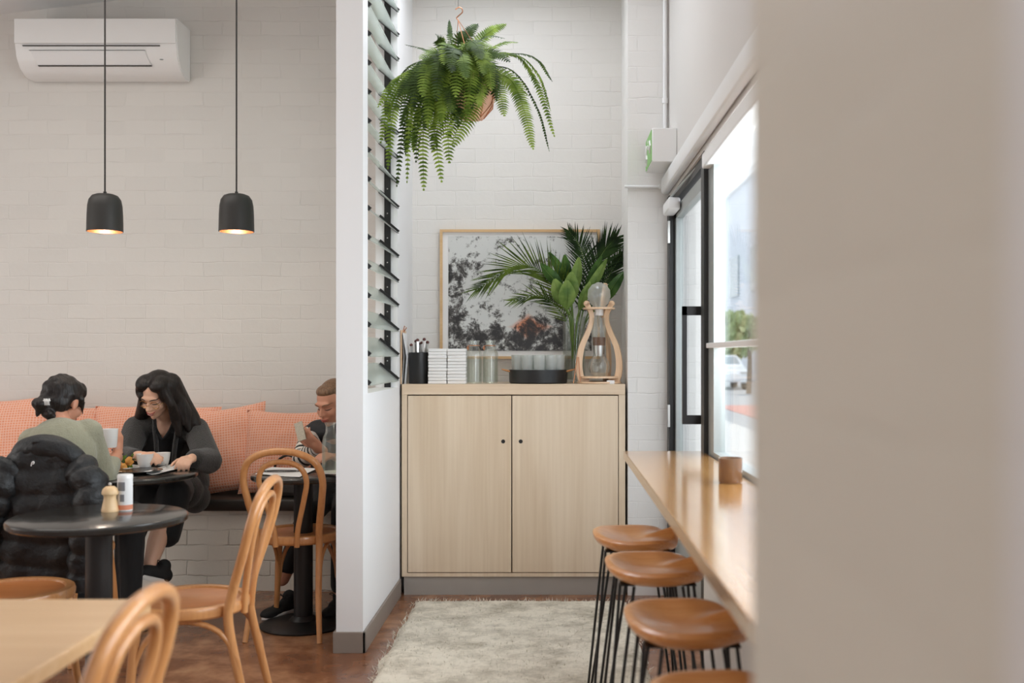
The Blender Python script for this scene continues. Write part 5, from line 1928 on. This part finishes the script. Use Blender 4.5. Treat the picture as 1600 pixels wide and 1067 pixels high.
ell(bm, chest + V((0, 0, .005)), (.160, .112, .170)); ell(bm, pel + V((0, 0, .04)), (.168, .128, .12)); ell(bm, (chest + pel) / 2, (.145, .108, .17))
chain(bm, [nb + V((-.02, 0, -.062)), sl + V((0, 0, .006))], [.070, .066]); chain(bm, [nb + V((.02, 0, -.062)), sr + V((0, 0, .006))], [.070, .066])
chain(bm, [sl + V((0, 0, .004)), el, P(100, 731, 4.95)], [.066, .054, .040]); chain(bm, [sr + V((0, 0, .004)), er, P(176, 724, 4.90)], [.062, .055, .040])
ell(bm, er + V((0, 0, .01)), (.052, .05, .052))
knit_garment('sweater', bm, m_sweater, w1, .008, 4)
bm = B()
chain(bm, [pel + V((-.09, .02, -.03)), kA, V((-2.32, 4.98, .14))], [.092, .068, .05]); chain(bm, [pel + V((.09, .02, -.03)), kB, V((-2.05, 4.98, .14))], [.092, .068, .05])
ell(bm, pel + V((0, 0, -.02)), (.168, .125, .095))
knit_garment('trousers', bm, m_blackcloth, w1, .008, 4)
for xx in (-2.32, -2.05):
    sneaker(w1, V((xx, 4.935, .002)), V((xx, 5.19, .002)), (0, 0, 1), laces=False)
bm = B()
tube(bm, [wr + V((.026 * math.cos(a), .026 * math.sin(a), .004 - .012 * math.cos(a))) for a in [2 * PI * k / 18 for k in range(18)]], .003, 6, closed=True)
build('bracelet', bm, m_eye, w1, world=True)

# ---------------------------------------------------------------- person with phone, half behind the partition
w3 = thing('person', 'person with pulled back hair and striped sleeves looking at a phone by the partition', 'person', P(545, 780, 5.7))
hc = P(519, 630, 5.60)
HR = frame(V((-0.46, -0.80, -0.38)))
nb = P(526, 666, 5.70); chest = P(526, 708, 5.78); pel = P(528, 755, 5.84)
sl, sr = P(488, 678, 5.72), P(562, 676, 5.76)
el, er = P(472, 716, 5.52), P(561, 724, 5.55)
wl, wr = P(499, 699, 5.36), P(530, 716, 5.34)
bm = B()
L = head_prims(bm, hc, HR, 0.99, 0.95)
chain(bm, [L(0, -.025, -.05), nb + V((0, 0, .02)), nb], [.050, .050, .058])
ell(bm, chest, (.15, .098, .165)); ell(bm, pel, (.155, .115, .11)); ell(bm, (chest + pel) / 2, (.13, .09, .15))
chain(bm, [nb + V((0, 0, -.05)), sl], [.062, .052]); chain(bm, [nb + V((0, 0, -.05)), sr], [.062, .052])
chain(bm, [sl, el, wl], [.048, .038, .025]); chain(bm, [sr, er, wr], [.048, .038, .025])
hand_prims(bm, wl, P(478, 682, 5.32) - wl, V((-0.1, -0.75, -.25)), thumb=-1, curl=.55, s=.98)
hand_prims(bm, wr, P(512, 712, 5.28) - wr, V((0.2, -0.3, 1)), thumb=1, curl=.5, s=.95)
kA, kB = P(486, 800, 5.36), P(538, 800, 5.33)
aA, aB = P(441, 905, 5.30), P(532, 930, 5.30)
chain(bm, [P(512, 765, 5.80), kA, aA], [.080, .058, .036]); chain(bm, [P(548, 765, 5.80), kB, V((aB.x, aB.y, .10))], [.080, .058, .038])
bm = remesh(bm, .0058, 3)
face_features(bm, hc, HR, 0.99, smile=.0005)
build('body', bm, SKIN_M(m_skin2, m_hairbrown), w3, world=True, recalc=False, angle=80)
bm = B()
def hell(x, y, z, rx, ry, rz):
    ell(bm, hc + HR @ V((x, y, z)), (rx, ry, rz), HR, 3)
hell(0, -.036, .040, .082, .094, .086); hell(0, -.06, -.01, .074, .055, .06); hell(0, .012, .082, .062, .058, .034)
ell(bm, hc + HR @ V((0, -.14, .02)), (.035, .04, .04))
bm = remesh(bm, .006, 2)
build('hair', bm, m_hairbrown, w3, world=True, recalc=False, angle=80)
bm = B()
ell(bm, chest + V((0, 0, .005)), (.160, .122, .178)); ell(bm, pel + V((0, 0, .03)), (.165, .135, .12)); ell(bm, (chest + pel) / 2, (.152, .120, .17))
chain(bm, [nb + V((-.02, 0, -.025)), sl + V((.03, 0, .010))], [.074, .072]); chain(bm, [nb + V((.02, 0, -.025)), sr + V((-.02, 0, .010))], [.074, .072])
chain(bm, [nb + V((0, 0, -.02)), nb + V((-.005, -.005, .03))], [.075, .068])
knit_garment('vest', bm, m_vest, w3, .008, 4)
for nm, (A, Bp, Cp) in (('l', (sl, el, wl)), ('r', (sr, er, wr))):
    bm = B()
    path = crom([A + (A - Bp) * 0.05, A.lerp(Bp, .5), Bp, Bp.lerp(Cp, .5), Cp.lerp(Bp, .12)], 14)
    tube(bm, path, interp([.058, .060, .056, .052, .050, .046, .036], len(path)), 18, stripe=(5, 2, 1))
    build('sleeve', bm, [m_stripew, m_stripeb], w3, world=True, angle=80)
bm = B()
chain(bm, [P(512, 765, 5.80), kA, P(449, 884, 5.31)], [.095, .070, .052]); chain(bm, [P(548, 765, 5.80), kB, V((aB.x, aB.y, .14))], [.095, .070, .052])
ell(bm, pel + V((0, 0, -.02)), (.168, .125, .095))
knit_garment('trousers', bm, m_blackcloth, w3, .008, 4)
sneaker(w3, V((-1.335, 5.325, .002)), V((-1.445, 5.10, .002)), (0, 0, 1))
sneaker(w3, V((aB.x, aB.y + .05, .002)), V((aB.x - .03, aB.y - .2, .002)), (0, 0, 1))

ph = thing('phone', 'smartphone in patterned case held up by the person at the right', 'phone', P(469, 674, 5.30))
ph.rotation_euler = (math.radians(-14), math.radians(-20), math.radians(-8))
ph.scale = (.66, 1, .72)
bm = B(); rbox(bm, (-.035, -.004, -.07), (.035, .004, .07), .0035, 2); build('case', bm, m_phone, ph)
bm = B(); rbox(bm, (-.033, .0042, -.067), (.033, .0052, .067), .0003, 1); build('screen', bm, m_ink, ph)

# ================================================================== puffer jacket hung over the chair back
jk = thing('puffer_jacket', 'black quilted puffer jacket draped over the chair of the woman in green', 'jacket', (-2.21, 4.33, 0.36))
def quilt(z, per=0.10):
    return abs(math.sin(PI * (z - 0.36) / per)) ** 0.6
bm = B()
rows = []
tab = [(-.004, -8, 140), (0.0, -12, 141), (.07, -16, 143), (.14, -18, 147), (.22, -20, 151), (.30, -20, 154), (.38, -16, 153), (.45, -8, 149), (.50, 4, 143), (.54, 14, 137), (.575, 26, 126), (.60, 40, 112), (.615, 58, 96)]
dj = 4.30
nz = 64
def tabv(h):
    for i in range(len(tab) - 1):
        if tab[i][0] <= h <= tab[i + 1][0]:
            s = (h - tab[i][0]) / (tab[i + 1][0] - tab[i][0])
            return [tab[i][k] + (tab[i + 1][k] - tab[i][k]) * s for k in (1, 2)]
    return tab[-1][1:]
for j in range(nz + 1):
    h = -.004 + (.615 + .004) * j / nz
    ul, ur = tabv(h)
    xl, xr = (ul - 863) * dj / FP, (ur - 863) * dj / FP
    cx, hw = (xl + xr) / 2, (xr - xl) / 2
    row = []
    nA = 72
    for k in range(nA):
        a = 2 * PI * k / nA
        c, s = math.cos(a), math.sin(a)
        ex = (abs(c) ** 0.75) * (1 if c > 0 else -1)
        ey = (abs(s) ** 0.8) * (1 if s > 0 else -1)
        x = cx + hw * ex
        fold = 0.020 * mnoise.noise(V((x * 9, h * 3, 5))) + 0.012 * mnoise.noise(V((x * 40, h * 14, 7))) + 0.010 * mnoise.noise(V((x * 24, h * 10, 2)))
        q = quilt(.36 + h + 0.02 * mnoise.noise(V((x * 4, 1, 1))))
        depth = .085 + .02 * math.sin(PI * min(1, h / .6)) + .015 * q + fold
        lean = 0.05 * (h / .6)
        y = 4.345 - lean + depth * ey * (1.0 if s < 0 else .55)
        z = .36 + h + (0.05 * (-(x - cx) / hw) * (1 - h / .6) * 0.5 if h < .6 else 0)
        row.append((x + hw * .02 * (q - .5) * (1 if c > 0 else -1), y, z))
    rows.append(row)
vs = grid(bm, rows, closed_u=True)
bm.faces.new(vs[0][::-1]); bm.faces.new(vs[-1])
build('shell', bm, m_puffer, jk, world=True, angle=80)
def puffer_sleeve(pts, rr):
    bm = B()
    path = crom(pts, 14)
    rs = interp(rr, len(path))
    rs = [r * (0.86 + 0.16 * abs(math.sin(PI * i / 9.0)) ** .6) for i, r in enumerate(rs)]
    tube(bm, path, rs, 20)
    for v in bm.verts:
        v.co += V((1, 1, 0)) * 0.012 * mnoise.noise(v.co * 14)
    build('sleeve', bm, m_puffer, jk, world=True, angle=80)
puffer_sleeve([P(24, 722, 4.27), P(4, 756, 4.235), P(-18, 800, 4.235), P(-30, 850, 4.26), P(-30, 880, 4.27)], [.07, .082, .085, .075, .06])
puffer_sleeve([P(122, 722, 4.27), P(138, 752, 4.235), P(143, 795, 4.225), P(134, 850, 4.24), P(126, 900, 4.25)], [.06, .072, .075, .066, .054])
bm = B()
tube(bm, crom([P(22, 724, 4.26), P(38, 704, 4.25), P(62, 698, 4.245), P(88, 700, 4.245), P(112, 712, 4.25), P(130, 728, 4.26)], 8), interp([.025, .045, .052, .050, .045, .028], 41), 18)
build('collar', bm, m_puffer, jk, world=True, angle=80)
bm = B()
tube(bm, [P(48.5, 728, 4.195), P(50, 722.5, 4.19), P(52.5, 721, 4.19), P(53, 724, 4.19), P(51, 725, 4.19)], .0022, 6, 4)
build('emblem', bm, m_ceramic, jk, world=True)

# ================================================================== food and crockery on the middle table
TZ = 0.75
def tb(u, v, h=TZ):
    return at_table(u, v, h)
def cup(label, u, v, r=.040, h=.066, z=TZ, tilt=0):
    q = tb(u, v, z)
    t = thing('cup', label, 'cup', q)
    bm = B(); lathe(bm, [(0, 0), (r * .62, 0), (r * .68, .004), (r * .86, h * .45), (r * .98, h), (r * .93, h), (r * .80, h * .45), (r * .6, .008), (0, .008)], 36); build('body', bm, m_ceramic, t)
    bm = B(); lathe(bm, [(0, h * .80), (r * .88, h * .80)], 30); build('coffee', bm, mat('milk_coffee', (196, 160, 124), 0.4), t)
    return t
# plates
def plate_thing(name, label, cat, q, r, m, thick=.014):
    t = thing(name, label, cat, q)
    bm = B(); lathe(bm, [(0, 0), (r * .6, 0), (r, thick), (r * .985, thick + .003), (r * .6, .005), (0, .004)], 48); build('dish', bm, m, t)
    return t
pA = plate_thing('plate', 'black saucer plate under the white cups', 'plate', V((-2.035, 5.03, TZ + .001)), .115, m_blacktop)
cup('white cup on the left, nearer the plate of fried food', 226.5, 731, .043, .072, TZ + .008)
cup('white cup on the right, in front of the hand with knuckles', 254, 727, .040, .066, TZ + .008)
pB = plate_thing('plate', 'pale plate of fried food and greens before the long haired woman', 'plate', V((-2.19, 5.17, TZ + .001)), .105, m_ceramic)
rn = random.Random(9)
for k in range(9):
    bm = B(); ell(bm, (0, 0, 0), (rn.uniform(.018, .026), rn.uniform(.014, .02), rn.uniform(.012, .018)), None, 3)
    for v in bm.verts:
        v.co += v.co.normalized() * .006 * mnoise.noise(v.co * 90 + V((k, 0, 0)))
    o = build('fried_bite', bm, m_food)
    tag(o, 'golden fried bite heaped on the pale plate', 'food', 'fried bites on the plate')
    o.location = (-2.175 + rn.uniform(-.045, .05), 5.14 + rn.uniform(-.03, .04), TZ + .022 + .016 * (k % 3))
    o.rotation_euler = (rn.random(), rn.random(), rn.random() * 6)
bm = B()
for k in range(70):
    c = V((-2.19 + rn.uniform(-.055, .06), 5.20 + rn.uniform(-.03, .035), TZ + .015 + rn.random() * .055))
    R = Euler((rn.random() * 6, rn.random() * 6, rn.random() * 6)).to_matrix()
    s = rn.uniform(.010, .018)
    bm.faces.new([bm.verts.new(c + R @ V(p)) for p in ((-s, 0, 0), (-s * .3, -s * .5, .003), (s, 0, 0), (s * .1, s * .55, -.003))])
o = build('salad_leaves', bm, m_salad, smooth=False, recalc=False, world=True, base=(-2.19, 5.20, TZ + .01)); o['kind'] = 'stuff'
tag(o, 'green salad leaves behind the fried food', 'salad')
bd_ = thing('serving_board', 'wooden serving board of food under the elbow of the woman in green', 'serving board', (-2.30, 4.92, TZ + .001))
bm = B(); rbox(bm, (-.13, -.085, 0), (.20, .085, .014), .005); build('board', bm, m_lightwood, bd_)
for k, (dx, dy) in enumerate(((-.09, 0), (-.02, .02), (.06, .01), (.14, -.02), (.15, .03))):
    bm = B(); ell(bm, (0, 0, 0), (.026, .020, .014), None, 3)
    for v in bm.verts:
        v.co += v.co.normalized() * .005 * mnoise.noise(v.co * 80 + V((k, 3, 0)))
    o = build('toast_piece', bm, m_food); o.location = (-2.30 + dx, 4.92 + dy, TZ + .027)
    tag(o, 'browned piece of food on the wooden serving board', 'food', 'food on the serving board')
# menu sheet, fork
def sheet(pts, z, name, label, cat, curl=.006):
    bm = B()
    a, b, c, d = [V((p.x, p.y, z)) for p in pts]
    n = 10
    rows = []
    for j in range(n + 1):
        row = []
        for i in range(n + 1):
            s, t = i / n, j / n
            p = (a * (1 - s) + b * s) * (1 - t) + (d * (1 - s) + c * s) * t
            p = p + V((0, 0, curl * (.5 + .5 * math.sin(s * 7 + t * 3)) ))
            row.append(p)
        rows.append(row)
    grid(bm, rows)
    o = thing(name, label, cat, (a + c) / 2)
    sh = build('page', bm, m_paper, o, world=True)
    return o
s1 = sheet([tb(218, 741), tb(245, 743), tb(302, 729), tb(272, 726)], TZ + .003, 'menu_sheet', 'white menu sheet under the fork at the right of the middle table', 'menu')
bm = B()
for (u0, v0, u1, v1) in ((230, 738.2, 236, 736.6), (238, 738.6, 247, 736.4), (272, 733.5, 284, 731.2)):
    a, b = tb(u0, v0), tb(u1, v1)
    c = (a + b) / 2
    tube(bm, [V((a.x, a.y, TZ + .0095)), V((b.x, b.y, TZ + .0095))], .004, 6, flat=(.3, 1))
build('printed_mark', bm, m_ink, s1, world=True)
q0, q1 = tb(247, 736), tb(252, 727)
fk = thing('fork', 'steel fork lying across the white menu sheet', 'fork', (q0.x, q0.y, TZ + .011))
bm = B(); tube(bm, [V((q0.x, q0.y, TZ + .013)), V((q0.x + .02, q0.y + .07, TZ + .018)), V((q1.x, q1.y + .03, TZ + .014))], [.004, .003, .005], 8, 4, flat=(.5, 1)); build('handle', bm, m_steel, fk, world=True)
bm = B()
for k in range(4):
    tube(bm, [V((q0.x - .009 + .006 * k, q0.y - .045, TZ + .012)), V((q0.x - .007 + .0047 * k, q0.y - .01, TZ + .014)), V((q0.x, q0.y + .004, TZ + .013))], .0016, 6)
build('tines', bm, m_steel, fk, world=True)
# cup held by the woman in green
hcup = thing('mug', 'white mug lifted in the hands of the woman in green', 'mug', P(172, 699, 4.93))
bm = B(); lathe(bm, [(0, 0), (.028, 0), (.031, .006), (.037, .090), (.034, .090), (.029, .01), (0, .01)], 36); build('body', bm, m_ceramic, hcup)
# far right table
s2 = sheet([tb(398, 742), tb(468, 747), tb(496, 733), tb(425, 731)], TZ + .003, 'menu_sheet', 'printed paper menu on the far right table before the phone user', 'menu', .003)
bm = B()
q = tb(440, 738.5)
tube(bm, [V((q.x + .09 * math.cos(a), q.y + .045 * math.sin(a), TZ + .0085)) for a in [2 * PI * k / 30 for k in range(30)]], .006, 6, closed=True, flat=(.3, 1))
tube(bm, [V((q.x - .07, q.y, TZ + .0085)), V((q.x + .07, q.y, TZ + .0085))], .009, 6, flat=(.3, 1))
build('printed_mark', bm, m_ink, s2, world=True)
q = tb(516, 741)
cf = thing('carafe', 'clear glass water carafe on the far right table', 'carafe', q)
bm = B(); lathe(bm, [(0, .003), (.036, .003), (.040, .01), (.040, .15), (.034, .18), (.023, .205), (.022, .235), (.027, .252), (.025, .252), (.020, .235)], 36); build('body', bm, m_bottle, cf)
bm = B(); lathe(bm, [(0, .008), (.036, .008), (.036, .15), (.030, .175), (0, .175)], 28); build('water', bm, m_frost, cf)
pC = plate_thing('plate', 'small white plate beside the carafe at the partition edge', 'plate', V((-1.05, 4.95, TZ + .001)), .07, m_ceramic)

# black handbag on the bench beside the far right table
hb = thing('handbag', 'black handbag with curved straps on the bench under the far right table', 'handbag', (-1.50, 5.86, 0.523))
bm = B()
rbox(bm, (-.13, -.06, 0), (.13, .06, .15), .03, 3)
for v in bm.verts:
    v.co.y *= 1 - 2.2 * max(0, v.co.z - .03)
    v.co.z += .010 * mnoise.noise(v.co * 12)
build('body', bm, m_leather, hb)
for sy in (-1, 1):
    bm = B(); tube(bm, [(-.08, sy * .040, .13), (-.065, sy * .05, .20), (0, sy * .055, .24), (.065, sy * .05, .20), (.08, sy * .040, .13)], .007, 8, 6); build('strap', bm, m_leather, hb)
